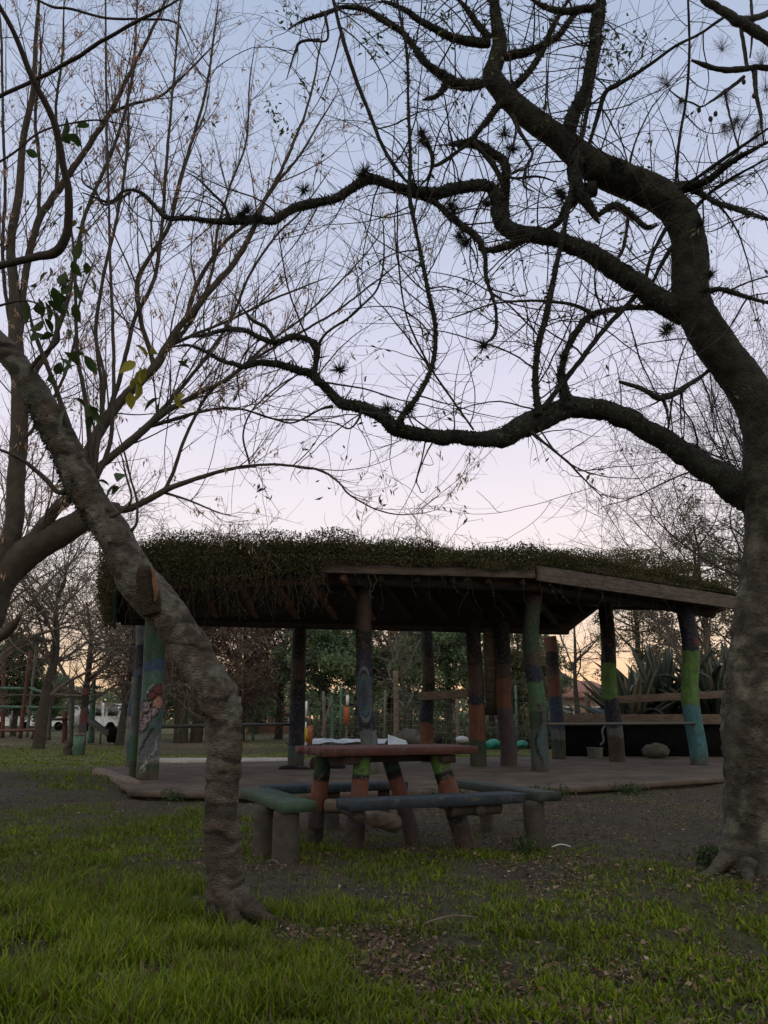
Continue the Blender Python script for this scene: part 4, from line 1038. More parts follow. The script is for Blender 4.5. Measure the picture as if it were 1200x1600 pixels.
# cut stub
sp, sr = trace([(238, 958, 17), (233, 940, 17), (229, 915, 16), (227, 893, 13), (227, 884, 7)], 3.90, 3.84, .008)
V, F, _ = tubes(sp[None], sr[None], 28, ref=(0, 1, .001), cap=True, disp=barkdisp(0, .16, 14, 5, .09)); smoothmesh(Acc().add(V, F, np.array([.042, .030, .022])), 'branch_stub', 'bark_left', LT)
cp, cr_ = trace([(236, 886, 1.5), (240, 898, 3.2), (243, 915, 4.2), (244, 930, 3.2), (241, 940, 1.2)], 3.815, 3.835, .006)
V, F, _ = tubes(cp[None], cr_[None], 14, cap=True, disp=barkdisp(0, .3, 26, 5, .1)); smoothmesh(Acc().add(V, F), 'cut_face', 'cut', LT)
# mossy tufts on the shaded side of the trunk
a = Acc(); n = 1500; k_ = rng.integers(int(len(P_) * .42), int(len(P_) * .60), n); q = unit(rng.normal(size=(n, 3)) * [.6, .8, .6] + [-1, 0, -.1])
V, F = leaves(P_[k_] + q * R_[k_][:, None] * .97, q + rng.normal(size=(n, 3)) * .7, rng.uniform(.012, .035, n), .009, rng); a.add(V, F); a.build('moss', MT['airplant'], LT)
LB = [
 ([(128, 752, 8), (118, 715, 6), (107, 665, 5.5), (92, 620, 5), (75, 575, 4.5), (55, 525, 4), (45, 480, 3)], 4.0, 3.7),
 ([(140, 745, 8), (143, 725, 6), (139, 680, 5), (133, 620, 4.5), (122, 560, 4), (118, 480, 3.5), (116, 400, 3), (108, 330, 2)], 4.0, 3.8),
 ([(146, 742, 6), (152, 700, 5), (160, 640, 4), (163, 590, 3.5), (152, 540, 3), (140, 500, 2)], 4.0, 3.9),
 ([(150, 748, 6), (165, 715, 5), (174, 680, 4.5), (178, 600, 4), (176, 500, 3.5), (172, 400, 3), (169, 280, 2.5), (166, 150, 2.5), (165, 20, 2), (163, -15, 2)], 4.0, 3.7),
 ([(112, 760, 7), (92, 770, 5), (75, 752, 5), (55, 735, 4.5), (30, 715, 4), (-10, 698, 4)], 3.95, 3.7),
 ([(165, 810, 5), (140, 770, 3)][:1] + [(200, 770, 2), (225, 900, 2)][:0] + [(190, 800, 3), (205, 780, 2.5), (195, 735, 2), (185, 690, 1.5)], 3.9, 3.8),
 ([(205, 830, 4), (214, 815, 3), (213, 780, 2.5), (205, 750, 2.2), (195, 710, 2), (180, 660, 1.5)], 3.85, 3.7),
 ([(40, 588, 5), (25, 540, 4.5), (0, 500, 4)][:1] + [(60, 560, 4), (85, 540, 3.5), (92, 520, 3), (75, 450, 2)], 3.9, 3.7),
 ([(-150, 330, 9), (-80, 420, 8), (-30, 420, 7.5), (10, 412, 7), (50, 404, 7), (85, 395, 8.5), (100, 378, 8), (107, 350, 7.5), (108, 300, 7), (100, 262, 6.5), (90, 215, 6.5), (75, 170, 6), (50, 120, 5.5), (28, 68, 5), (5, 20, 4.5), (-12, -15, 4)], 3.86, 2.7),
 ([(-140, 230, 5), (-60, 180, 4), (0, 150, 4), (55, 125, 4), (115, 92, 4.2), (170, 58, 3.8), (225, 28, 3.5), (285, -3, 3)], 3.85, 2.8),
 ([(35, -12, 2.6), (80, 10, 2.8), (110, 14, 2.8), (165, 28, 2.6), (220, 30, 2.4), (275, 36, 2), (300, 85, 1.6)], 3.0, 3.0),
 ([(-20, 265, 2.5), (20, 240, 2.5), (60, 208, 2.2), (100, 195, 2), (160, 188, 1.8), (230, 205, 1.2)], 3.4, 3.3),
 ([(-10, 480, 3), (30, 470, 2.5), (60, 475, 2), (100, 500, 1.5)], 3.5, 3.4),
]
for k, (pts, d0, d1) in enumerate(LB):
    a = Acc(); lsl.append(limb(a, ls, pts, d0, d1, seed=60 + k, amp=.08, w=1.0)); lsa.append(a)
for k, (lp, lr) in enumerate(lsl):
    one = Segs().add(lp, lr); n_ = max(3, int(len(lp) * .05)); tw = lsa[k]
    P1, R1 = grow(one, n_, (.1, .8), (25, 70), 12, up=.6, curl=1.2, wander=.05, r0=.003, r1=.0012, rg=rg, upstart=.6); s1 = Segs().add(P1, R1)
    V, F, _ = tubes(P1, R1, 4); tw.add(V, F)
    P2, R2 = grow(s1, n_ * 2, (.04, .3), (25, 70), 8, up=.5, curl=1.5, wander=.08, r0=.0018, r1=.001, rg=rg); V, F, _ = tubes(P2, R2, 3); tw.add(V, F)
    smoothmesh(tw, 'branch', 'bark_brown' if k < 8 else 'twig', LT)
# broad leaves on the sprouts
BL = [(103, 425, 0), (112, 408, 0), (118, 438, 0), (55, 450, 0), (46, 320, 0), (118, 355, 1), (75, 425, 1), (90, 492, 0), (70, 497, 0), (140, 432, 0), (104, 515, 0), (88, 545, 0), (132, 555, 0), (87, 585, 0), (92, 560, 0),
      (115, 622, 0), (140, 635, 0), (142, 650, 0), (75, 470, 0), (85, 470, 0), (103, 210, 0), (117, 208, 0), (110, 225, 0), (60, 245, 0), (222, 575, 2), (212, 600, 2), (235, 545, 2), (298, 578, 0), (272, 615, 2), (250, 628, 0), (190, 740, 0), (183, 755, 0),
      (215, 590, 2), (68, 500, 0), (120, 570, 0), (78, 520, 0), (97, 475, 0), (60, 470, 0)]
BL = BL + [(x + rg.normal() * 12, y + rg.normal() * 14, c_) for x, y, c_ in BL]
pos = np.array([W(x, y, 3.55) for x, y, _ in BL]); cl = np.array([[[.045, .08, .022], [.16, .12, .03], [.24, .23, .03]][c] for *_, c in BL]) * rg.uniform(.7, 1.2, (len(BL), 1))
ax = rg.normal(size=(len(BL), 3)) * .8 - [0, 0, .5]
V, F = broadleaves(pos, ax, rg.uniform(.06, .13, len(BL)), rg.uniform(.035, .06, len(BL)), rg)
Acc().add(V, F, np.repeat(cl, 15, 0)).build('leaves', MT['leaf'], LT, smooth=True)

def roots(parent, cx, cy, specs, m, seed):
    for i, (az, L, r0, start) in enumerate(specs):
        t = np.linspace(0, 1, 16); wob = (vn(np.stack([t * 3, t * 0 + i, t * 0], -1), 1, seed) - .5) * .3
        x = cx + np.cos(az + wob) * (start + t * L); y = cy + np.sin(az + wob) * (start + t * L)
        z = r0 * 1.6 * (1 - t) ** 2 - .012 * t + gh(x, y); P_ = np.stack([x, y, z], -1)
        V, F, _ = tubes(P_[None], (r0 * (1 - .8 * t))[None], 12, cap=True, disp=barkdisp(0, .25, 12, seed + i, .1))
        if 'bark_big' == m: smoothmesh(Acc().add(V, F, np.ones(3)), 'root', m, parent)
        else: smoothmesh(Acc().add(V, F, np.array([.06, .046, .036])), 'root', m, parent)
c = G(366, 1440); roots(LT, c[0], c[1], [(-.35, .30, .045, .06), (-1.5, .18, .03, .08), (3.5, .16, .035, .08), (.6, .25, .03, .08)], 'bark_left', 5)
c = G(1186, 1365); roots(RT, c[0], c[1], [(3.4, .26, .06, .20), (4.1, .22, .05, .22), (4.9, .25, .055, .20), (2.8, .3, .05, .2)], 'bark_big', 8)

# ------------------------------------------------------------------ the seed-bearing tree behind on the left
BT = empty('seed_tree', (W(-75, 1262, 9)[0], 9, 0), 'tall bare many-limbed tree hung with dry tan seeds, behind the left leaning tree', 'tree')
bs = Segs()
def BD(pts, d0=8.6, d1=8.2, m='bark_seed', name='branch', k=None, w=1.0, seed=0):
    pts = [(x, y, q * .80) for x, y, q in pts]
    a = Acc(); limb(a, bs, pts, d0, d1, k=k, step=.05, w=w, amp=.07, fr=5, seed=seed); smoothmesh(a, name, m, BT)
a = Acc(); P_, R_ = trace([(-75, 1290, 62), (-75, 1262, 50), (-70, 1180, 42), (-62, 1080, 38), (-45, 1000, 36), (-25, 945, 34), (0, 905, 26), (30, 875, 24), (62, 850, 24), (90, 836, 22), (115, 822, 19), (140, 806, 17), (165, 797, 13), (185, 795, 10)], 9.0, 8.6, .03)
V, F, _ = tubes(P_[None], R_[None], 36, ref=(0, 1, .001), cap=True, disp=barkdisp(0, .10, 5, 3, .05)); smoothmesh(a.add(V, F), 'trunk', 'bark_seed', BT)
a = Acc(); P_, R_ = trace([(-30, 945, 24), (-8, 890, 19), (12, 850, 16), (22, 815, 14), (25, 750, 13), (30, 680, 13), (30, 600, 12), (24, 520, 10), (22, 450, 8), (17, 380, 6.5), (30, 300, 6), (36, 220, 5), (52, 140, 4), (56, 60, 3), (62, -15, 2)], 8.7, 8.3, .03)
V, F, _ = tubes(P_[None], R_[None], 24, ref=(0, 1, .001), cap=True, disp=barkdisp(0, .08, 5, 6, .05)); smoothmesh(a.add(V, F), 'trunk', 'bark_seed', BT); bs.add(P_, R_, .6)
for k, pts in enumerate([
 [(-40, 1010, 15), (-10, 1000, 13), (12, 985, 11), (33, 960, 8)],
 [(45, 855, 14), (65, 825, 14), (88, 795, 12), (110, 770, 12), (135, 712, 12), (160, 665, 12), (195, 620, 11), (225, 590, 10), (245, 570, 10), (262, 540, 9), (285, 505, 8), (310, 475, 8), (340, 440, 7.5), (370, 405, 7), (395, 360, 6.5), (415, 310, 5), (435, 275, 4.5), (460, 220, 4), (485, 150, 3), (497, 90, 2.5), (510, 20, 2)],
 [(172, 797, 11), (200, 795, 8.5), (230, 782, 8), (260, 765, 7.5), (300, 750, 6), (350, 735, 5), (400, 727, 4), (450, 727, 3.6), (500, 735, 3.2), (525, 750, 3), (550, 775, 2.5), (600, 800, 2), (650, 803, 1.5), (692, 795, 1)],
 [(256, 768, 5), (270, 740, 5), (285, 695, 4.5), (305, 650, 4.2), (330, 610, 4), (370, 580, 3.6), (420, 535, 3.2), (480, 490, 3), (560, 410, 2), (600, 360, 1.5)],
 [(100, 790, 10), (140, 745, 9), (175, 712, 9), (210, 685, 9), (250, 650, 8), (300, 620, 6), (350, 595, 5), (400, 560, 4), (450, 530, 3.5), (520, 490, 3), (600, 430, 2), (660, 380, 1)],
 [(240, 570, 6), (232, 540, 6), (220, 500, 6), (215, 440, 6), (235, 400, 5.5), (265, 350, 5), (280, 290, 4.6), (300, 220, 4.2), (320, 150, 3.5), (332, 75, 3), (342, -10, 2.5)],
 [(30, 520, 9), (36, 460, 8), (45, 400, 8), (60, 345, 8), (85, 305, 8), (120, 255, 7), (150, 210, 6.5), (172, 175, 6), (208, 105, 4.5), (248, 25, 3.5), (262, -12, 3)],
 [(172, 178, 4), (200, 165, 4), (250, 150, 3.2), (280, 125, 3), (310, 95, 2.5), (345, 60, 1.5)],
 [(30, 640, 7), (50, 590, 7), (80, 540, 6), (105, 470, 6), (118, 400, 5), (135, 330, 5), (165, 260, 4.5), (188, 200, 4), (205, 130, 3.6), (212, 60, 3), (215, -15, 3)],
 [(28, 560, 6), (12, 480, 5), (4, 400, 4.5), (8, 300, 4), (5, 200, 3.5), (2, 60, 3), (-3, -10, 3)],
 [(165, 660, 7), (185, 600, 6), (200, 540, 5.5), (210, 500, 5), (240, 440, 5), (250, 380, 5), (255, 330, 4.5), (262, 230, 4), (272, 120, 3), (280, 20, 2.5), (283, -15, 2)],
 [(160, 668, 6), (158, 600, 5), (150, 520, 5), (160, 440, 4.5), (178, 360, 4), (190, 300, 4), (200, 220, 3.5), (200, 120, 3)],
 [(290, 500, 6), (310, 440, 5.5), (350, 380, 5), (395, 340, 4.5), (430, 290, 4), (470, 240, 3), (500, 190, 2.5), (530, 140, 1.5)],
 [(230, 665, 6), (280, 610, 5), (320, 560, 4.5), (360, 500, 4), (390, 430, 3.5), (430, 370, 3), (470, 330, 2.5), (520, 260, 1.5)],
 [(195, 620, 6), (250, 560, 5), (300, 500, 5), (330, 430, 4), (340, 360, 4), (360, 290, 3), (385, 220, 2.6), (390, 130, 2), (400, 60, 1.5)],
 [(88, 300, 5), (90, 240, 4), (88, 160, 3.5), (98, 80, 3), (100, -10, 2.5)],
 [(60, 345, 5), (62, 260, 4), (55, 190, 4), (62, 110, 3), (70, 20, 2)],
 [(24, 700, 5), (60, 660, 4), (95, 600, 4), (115, 540, 3), (125, 470, 3), (150, 400, 2)],
 [(218, 672, 6), (255, 660, 5), (330, 640, 4), (380, 640, 3), (430, 655, 2.5), (500, 655, 2), (540, 650, 1)],
 [(390, 725, 3), (380, 680, 2.5), (395, 640, 2.4), (440, 600, 2), (480, 580, 1.2)],
 [(250, 768, 4), (290, 780, 3), (340, 800, 2), (380, 810, 1)],
 [(265, 540, 5), (310, 520, 4), (360, 500, 3.5), (420, 470, 3), (470, 450, 2.4), (520, 430, 1.5)],
]):
    BD(pts, 8.6, 8.2 - .04 * (k % 6), seed=100 + k, k=10, w=1.0 if k else .1)
tw = Acc(); rg = np.random.default_rng(31)
P1, R1 = grow(bs, 560, (.3, 1.7), (20, 55), 12, up=.55, curl=.7, wander=.05, r0=.008, r1=.0034, rg=rg, upstart=.5); s1 = Segs().add(P1, R1)
V, F, _ = tubes(P1, R1, 4); tw.add(V, F)
P2, R2 = grow(s1, 2000, (.15, .8), (20, 60), 8, up=.35, curl=1.2, wander=.07, r0=.004, r1=.0022, rg=rg); s2b = Segs().add(P2, R2)
V, F, _ = tubes(P2, R2, 3); tw.add(V, F)
P3, R3_ = grow(s2b, 5200, (.05, .34), (25, 65), 5, up=.2, curl=1.5, wander=.1, r0=.0024, r1=.0018, rg=rg); s3b = Segs().add(P3, R3_); V, F, _ = tubes(P3, R3_, 3); tw.add(V, F)
smoothmesh(tw, 'twigs', 'twig_seed', BT)
S1_, _, _ = s2b.pick(1150, rg); pos = []
for c in S1_:
    for _ in range(rg.integers(2, 8)): pos.append(c + rg.normal(size=3) * [.020, .020, .03] - [0, 0, .02])
pos = np.array(pos); n = len(pos); V, F = leaves(pos, rg.normal(size=(n, 3)) * .45 - [0, 0, 1], rg.uniform(.05, .10, n), rg.uniform(.014, .024, n), rg)
Acc().add(V, F).build('seeds', MT['seed'], BT)

# ------------------------------------------------------------------ pine branch entering top right
PT = empty('pine_tree', (6.3, 7.2, 0), 'pine at the top right corner, showing only a limb with needle tufts and cones', 'tree')
P_ = catmull(np.array([[6.3, 7.3, -.1, .17], [6.35, 7.2, 2, .15], [6.2, 7.1, 5, .12], [6.3, 7.2, 8.5, .08], [6.2, 7.2, 11, .04]]), .1)
V, F, _ = tubes(P_[None, :, :3], P_[None, :, 3], 20, ref=(0, 1, .001), cap=True, disp=barkdisp(0, .1, 5, 6, .06)); smoothmesh(Acc().add(V, F), 'trunk', 'bark_brown', PT)
ps = Segs()
for k, pts in enumerate([
 [(1660, 420, 14), (1460, 300, 13), (1330, 190, 12), (1260, 125, 10), (1215, 75, 8), (1190, 55, 9), (1160, 38, 9), (1130, 20, 8), (1095, -5, 6), (1070, -30, 5)],
 [(1215, 15, 6), (1180, 28, 6), (1150, 30, 5), (1135, 22, 5)],
 [(1260, 130, 7), (1215, 110, 6), (1180, 105, 5), (1150, 110, 6), (1120, 108, 5), (1100, 102, 5), (1080, 95, 4)],
 [(1162, 120, 4), (1150, 130, 4), (1130, 145, 4), (1112, 158, 2.5), (1095, 167, 2), (1080, 160, 2), (1065, 155, 2), (1045, 140, 2)],
 [(1158, 45, 4), (1163, 75, 4), (1168, 105, 4), (1178, 110, 5), (1182, 150, 4), (1190, 190, 3), (1192, 225, 2)],
 [(1172, -10, 3), (1176, 40, 3), (1172, 90, 3)],
 [(1132, 145, 2.5), (1140, 180, 2.2), (1148, 210, 2), (1152, 235, 2), (1130, 255, 2), (1100, 275, 2)],
]):
    a = Acc(); limb(a, ps, pts, 6.3, 6.0, seed=160 + k, k=8); smoothmesh(a, 'branch', 'bark_moss', PT)
a = Acc(); rg = np.random.default_rng(3)
def needles(c, L, n, spread, dirv, acc):
    d = unit(rg.normal(size=(n, 3)) * spread + np.array(dirv)); Ln = rg.uniform(.6, 1, n) * L; c = np.array(c)
    m_ = 4; P_ = [c + rg.normal(size=(n, 3)) * .01]
    for k in range(m_ - 1): d = unit(d + [0, 0, -.10]); P_.append(P_[-1] + d * (Ln / 3)[:, None])
    V, F, _ = tubes(np.stack(P_, 1), np.full((n, m_), .0010), 3); acc.add(V, F)
for (x, y, dv) in ((1043, 135, (-.4, 0, .9)), (1065, 155, (-.2, 0, -.9)), (1128, 78, (.1, 0, .8)), (1135, 142, (0, 0, -1)), (1150, 185, (.3, 0, -.5)), (1188, 190, (-.3, 0, -.9)), (1195, 140, (.2, 0, .3)), (1180, 210, (0, 0, -1)), (1130, 255 - 60, (.3, 0, -.8)), (1190, 100, (0, 0, .6)), (1150, 190, (-.5, 0, -.3))):
    needles(W(x, y, 6.1), .17, 75, .55, dv, a)
a.build('needles', MT['needle'], PT)
for (x, y) in ((1064, 157), (1092, 172), (1110, 186), (1118, 178), (1162, 128), (1133, 143), (1178, 150)):
    c = W(x, y, 6.05); th = np.linspace(0, np.pi, 9)[:, None]; ph = np.linspace(0, 2 * np.pi, 12, endpoint=False)[None]
    S = np.stack([np.sin(th) * np.cos(ph), np.sin(th) * np.sin(ph), np.cos(th) * 1.5 + 0 * ph], -1) * .019 * (1 + .18 * np.cos(ph * 6 + th * 9)[..., None] * np.sin(th)[..., None])
    i = np.arange(8)[:, None] * 12; j = np.arange(12)[None]
    Acc().add((S + c).reshape(-1, 3), np.stack([i + j, i + (j + 1) % 12, i + 12 + (j + 1) % 12, i + 12 + j], -1).reshape(-1, 4)).build('cone', MT['cone'], PT)

# ------------------------------------------------------------------ background trees
def baretree(px, D, H, r, label, seed, lean=0, spread=1.0, n1=14, tw=(160, 700, 1500), m='twig_grey', up=.35, crown0=.25, limblen=(.35, .7), weep=0, tr=.006, name='bare_tree', group='bare trees behind the pavilion'):
    rg = np.random.default_rng(seed); x = W(px, 1150, D)[0]
    o = empty(name, (x, D, 0), label, 'tree', group)
    t = np.linspace(0, 1, 9)[:, None]
    P_ = np.array([x, D, -.1]) + t * np.array([lean * H, 0, H * .8]) + np.stack([(vn(np.stack([t[:, 0] * 3, t[:, 0] * 0, t[:, 0] * 0], -1), 1, seed + q) - .5) * .08 * H for q in range(3)], -1) * t
    R_ = r * (1 - .75 * t[:, 0])
    P_ = catmull(np.column_stack([P_, R_]), .15); R_ = P_[:, 3]; P_ = P_[:, :3]
    V, F, _ = tubes(P_[None], R_[None], 12, ref=(0, 1, .001), disp=barkdisp(0, .12, 3, seed)); smoothmesh(Acc().add(V, F), 'trunk', 'bark_seed', o)
    ts = Segs(); c0 = int(len(P_) * crown0); ts.add(P_[c0:], R_[c0:])
    a = Acc()
    P1, R1 = grow(ts, n1, (H * limblen[0], H * limblen[1]), (30, 75), 12, up=up / H * 3, curl=1.2 / H * 2, wander=.1, r0=r * .5, r1=tr * 1.6, rg=rg, upstart=.4); s1 = Segs().add(P1, R1)
    V, F, _ = tubes(P1, R1, 6); a.add(V, F)
    P2, R2 = grow(s1, tw[0], (H * .08, H * .4), (25, 70), 10, up=(up - weep) / H * 3, curl=2 / H * 2, wander=.12, r0=r * .18, r1=tr * 1.2, rg=rg); s2 = Segs().add(P2, R2)
    V, F, _ = tubes(P2, R2, 4); a.add(V, F)
    P3, R3_ = grow(s2, tw[1], (H * .05, H * .22), (25, 75), 7, up=(up * .5 - weep * 2) / H * 3, curl=3 / H * 2, wander=.14, r0=tr * 1.4, r1=tr, rg=rg); s3 = Segs().add(P3, R3_)
    V, F, _ = tubes(P3, R3_, 3); a.add(V, F)
    if tw[2]:
        P4, R4_ = grow(s3, tw[2], (H * .02, H * .09), (25, 75), 4, up=(-weep * 2) / H * 3, curl=3 / H, wander=.15, r0=tr, r1=tr * .8, rg=rg); V, F, _ = tubes(P4, R4_, 3); a.add(V, F)
    smoothmesh(a, 'twigs', m, o)
    return o, s3
baretree(62, 25, 6.4, .20, 'wide bare grey tree behind the climbing frame at far left', 41, .03, n1=18, tw=(260, 1100, 1500), tr=.008, limblen=(.4, .75))
baretree(-45, 23, 6.6, .22, 'bare grey tree whose branches enter at the left edge', 42, .05, n1=16, tw=(220, 900, 1200), tr=.008, limblen=(.45, .8))
baretree(128, 29, 6.6, .16, 'bare grey tree standing behind the green bin', 43, -.02, n1=16, tw=(240, 1000, 1500), tr=.009)
baretree(188, 28, 5.6, .15, 'small crooked bare tree just left of the flower-painted post', 44, .02, n1=14, tw=(220, 900, 1500), m='twig_grey', tr=.009)
baretree(283, 31, 6.3, .30, 'stout bare tree with forked grey trunk left of the leaning trunk', 45, -.05, n1=16, tw=(260, 1300, 2500), m='twig_pink', tr=.010)
baretree(306, 31.6, 6.0, .26, 'bare tree with pale trunk partly behind the leaning trunk', 46, .05, n1=16, tw=(240, 1200, 2500), m='twig_pink', tr=.010)
baretree(375, 33, 6.6, .22, 'dense reddish weeping bare tree right of the leaning trunk', 47, 0, n1=22, tw=(420, 2600, 3500), m='twig_pink', up=.3, weep=.45, tr=.011, crown0=.12)
baretree(435, 36, 7.4, .20, 'bare tree with thin forked trunk left of the navy post', 48, .03, n1=18, tw=(320, 1500, 2500), m='twig_pink', tr=.012)
baretree(232, 38, 6.6, .2, 'brown bare tree far behind the flower-painted post', 49, .0, n1=20, tw=(420, 2200, 2600), m='twig_pink', tr=.012, crown0=.12)
baretree(640, 24, 4.0, .09, 'small pale bare tree behind the fence, right of the swirl-painted post', 50, -.05, n1=9, tw=(60, 160, 200), m='twig_grey', tr=.007)
baretree(612, 34, 7.6, .2, 'bare tree with sunset showing through, between the swirl and rust-footed posts', 51, .0, n1=18, tw=(360, 2000, 2600), m='twig_pink', tr=.012)
baretree(905, 30, 5.6, .13, 'thin bare tree in the glowing gap left of the lime post', 52, .02, n1=10, tw=(110, 420, 500), m='twig_grey', tr=.007)
baretree(1262, 20, 9.8, .16, 'bare tree behind the right trunk fanning fine twigs to the left', 53, -.06, n1=34, tw=(420, 1900, 3000), m='twig', tr=.0055, crown0=.5, limblen=(.35, .6), up=.4)
baretree(1095, 24, 8.2, .14, 'thin pale bare tree rising beyond the roof at right', 54, .03, n1=18, tw=(260, 1200, 1600), m='twig_grey', tr=.006)

def leafytree(px, D, H, rad, label, seed, cols, n=9000, sz=(.10, .18), z0=.12, wr=.5, dens=.5, name='leafy_tree', group='leafy trees behind the pavilion', trunkr=.18, clump=60, cs=.30, shape=1.0):
    rg = np.random.default_rng(seed); x = W(px, 1150, D)[0]; o = empty(name, (x, D, 0), label, 'tree', group)
    t = np.linspace(0, 1, 10)[:, None]; P_ = np.array([x, D, -.1]) + t * [0, 0, H * .85] + (rg.random((10, 3)) - .5) * .15 * t
    V, F, _ = tubes(P_[None], (trunkr * (1 - .85 * t[:, 0]))[None], 10, ref=(0, 1, .001)); smoothmesh(Acc().add(V, F), 'trunk', 'bark_brown', o)
    ts = Segs().add(P_[2:], (trunkr * (1 - .85 * t[2:, 0]))); a = Acc()
    P1, R1 = grow(ts, 22, (rad * .4, rad * 1.0), (40, 85), 8, up=.3 / rad, curl=.6, wander=.1, r0=trunkr * .4, r1=.02, rg=rg); V, F, _ = tubes(P1, R1, 5); smoothmesh(a.add(V, F), 'branches', 'bark_brown', o)
    # clumps
    cc = []
    while len(cc) < clump:
        q = rg.normal(size=3); q = q / np.linalg.norm(q) * rg.random() ** .45
        z = z0 + (1 - z0) * (q[2] * .5 + .5); wf = math.sin(min(1, max(.0, (1 - z) * 1.5 + .12)) * math.pi / 2) ** shape
        cc.append((x + q[0] * rad * wf, D + q[1] * rad * wf, z * H))
    cc = np.array(cc); k = rg.choice(clump, n); s_ = rg.uniform(.5, 1.2, clump)[k][:, None] * cs * rad
    d = rg.normal(size=(n, 3)); d = unit(d) * (rg.random((n, 1)) ** .4)
    pos = cc[k] + d * s_ * [1, 1, .7]; pos[:, 2] = np.maximum(pos[:, 2], .15)
    ax = rg.normal(size=(n, 3)); L_ = rg.uniform(*sz, n)
    V, F = leaves(pos, ax, L_, L_ * wr, rg)
    cl = np.array(cols)[rg.choice(len(cols), clump)][k] * (.65 + .7 * rg.random((n, 1)))
    Acc().add(V, F, np.repeat(cl, 4, 0)).build('crown', MT['ever'], o)
DG = [[.18, .25, .15], [.22, .29, .15], [.14, .19, .13]]
OG = [[.20, .20, .12], [.15, .17, .10], [.24, .22, .13]]
leafytree(505, 31, 6.0, 2.0, 'dense dark green tree right of the navy post', 61, DG, 15000, (.10, .2), clump=80)
leafytree(560, 33, 6.2, 1.8, 'dark green tree directly behind the swirl-painted post', 62, DG, 12000, (.10, .2), clump=60)
leafytree(640, 38, 6.4, 1.9, 'thin-crowned green tree with sky showing through, left of the rust-footed post', 63, DG + OG, 6500, (.12, .2), clump=45)
leafytree(702, 31, 6.3, 2.1, 'broad dark green tree right of the rust-footed post', 64, DG, 17000, (.10, .2), clump=90)
leafytree(770, 35, 6.0, 1.7, 'olive tree behind the narrow weathered panel', 65, OG + DG, 9000, (.12, .2), clump=55)
leafytree(815, 33, 5.6, 1.6, 'yellow-olive tree left of the green-banded post', 66, OG, 8000, (.11, .2), clump=50)
leafytree(855, 40, 5.4, 1.9, 'low olive tree beside the orange and blue post', 67, DG + OG, 8000, (.12, .2), clump=50)
leafytree(1010, 27, 7.2, 2.0, 'grey-green tree rising behind the tallest agave', 68, OG + [[.10, .12, .09]], 11000, (.06, .14), clump=60, cs=.28, wr=.35)
leafytree(1120, 26, 8.8, 2.0, 'tall sparse olive tree beyond the right end of the roof', 69, OG + [[.12, .12, .06]], 14000, (.06, .13), clump=70, cs=.26, wr=.4)
leafytree(1190, 28, 8.6, 2.6, 'tall leafy tree mostly behind the right trunk', 70, OG, 9000, (.07, .14), clump=70, cs=.26)
leafytree(20, 42, 5.8, 2.2, 'green tree behind the left end of the climbing frame', 71, [[.07, .11, .04], [.05, .08, .035]], 9000, (.14, .25), clump=60)
leafytree(-60, 40, 6.2, 2.6, 'green tree at the far left edge of the playground', 72, DG, 8000, (.14, .25), clump=60)
leafytree(75, 58, 4.4, 2.3, 'low round dark tree on the far side behind the white vans', 73, DG, 6000, (.15, .3), clump=50)
leafytree(245, 46, 4.8, 2.2, 'dark round tree beyond the flower-painted post', 74, DG, 7000, (.15, .3), clump=50)
leafytree(330, 52, 4.2, 2.8, 'olive-green bush-like tree behind the leaning trunk', 75, DG + OG, 7000, (.15, .3), clump=50)
leafytree(400, 48, 4.6, 2.6, 'dark green tree low behind the reddish weeping tree', 76, DG, 7000, (.15, .3), clump=50)

# far wood closing the horizon and the hill
def farwood():
    rg = np.random.default_rng(9); n = 36000; x = rg.uniform(-75, 75, n); y = rg.uniform(74, 84, n)
    top = 1.6 + 2.6 * fbm(xy0(x, y * 0), .22, 3, 5) + 1.2 * vn(xy0(x, y * 0), .9, 8)
    gap = np.clip((x - 15.5) / 2, 0, 1) * np.clip((25 - x) / 2, 0, 1)
    top = top * (1 - .35 * gap)
    z = rg.random(n) ** .8 * top
    L_ = rg.uniform(.35, .7, n); V, F = leaves(np.stack([x, y, z], -1), rg.normal(size=(n, 3)), L_, L_ * .6, rg)
    cl = np.array(DG)[rg.choice(3, n)] * (.7 + .8 * rg.random((n, 1)))
    tag(Acc().add(V, F, np.repeat(cl, 4, 0)).build('far_wood', MT['ever']), 'low dark belt of far trees closing the horizon', 'trees', kind='stuff')
farwood()
def hill():
    xs = np.linspace(0, 60, 60); ys = np.linspace(110, 150, 24); X, Y = np.meshgrid(xs, ys)
    xc = W(868, 1020, 120)[0]
    base = 9.5 * np.exp(-((X - xc + 1) / 9.5) ** 2) + 4.0 * np.exp(-((X - xc - 22) / 9) ** 2)
    Z = base * np.sin(np.clip((Y - 108) / 42, 0, 1) * np.pi) ** .6 + (fbm(xy0(X, Y), .5, 3, 6) - .5) * 2.2 - .6
    i = np.arange(23)[:, None] * 60; j = np.arange(59)[None]
    o = Acc().add(np.stack([X, Y, Z], -1).reshape(-1, 3), np.stack([i + j, i + j + 1, i + 60 + j + 1, i + 60 + j], -1).reshape(-1, 4)).build('hills', MT['hill'], smooth=True)
    tag(o, kind='structure')
hill()
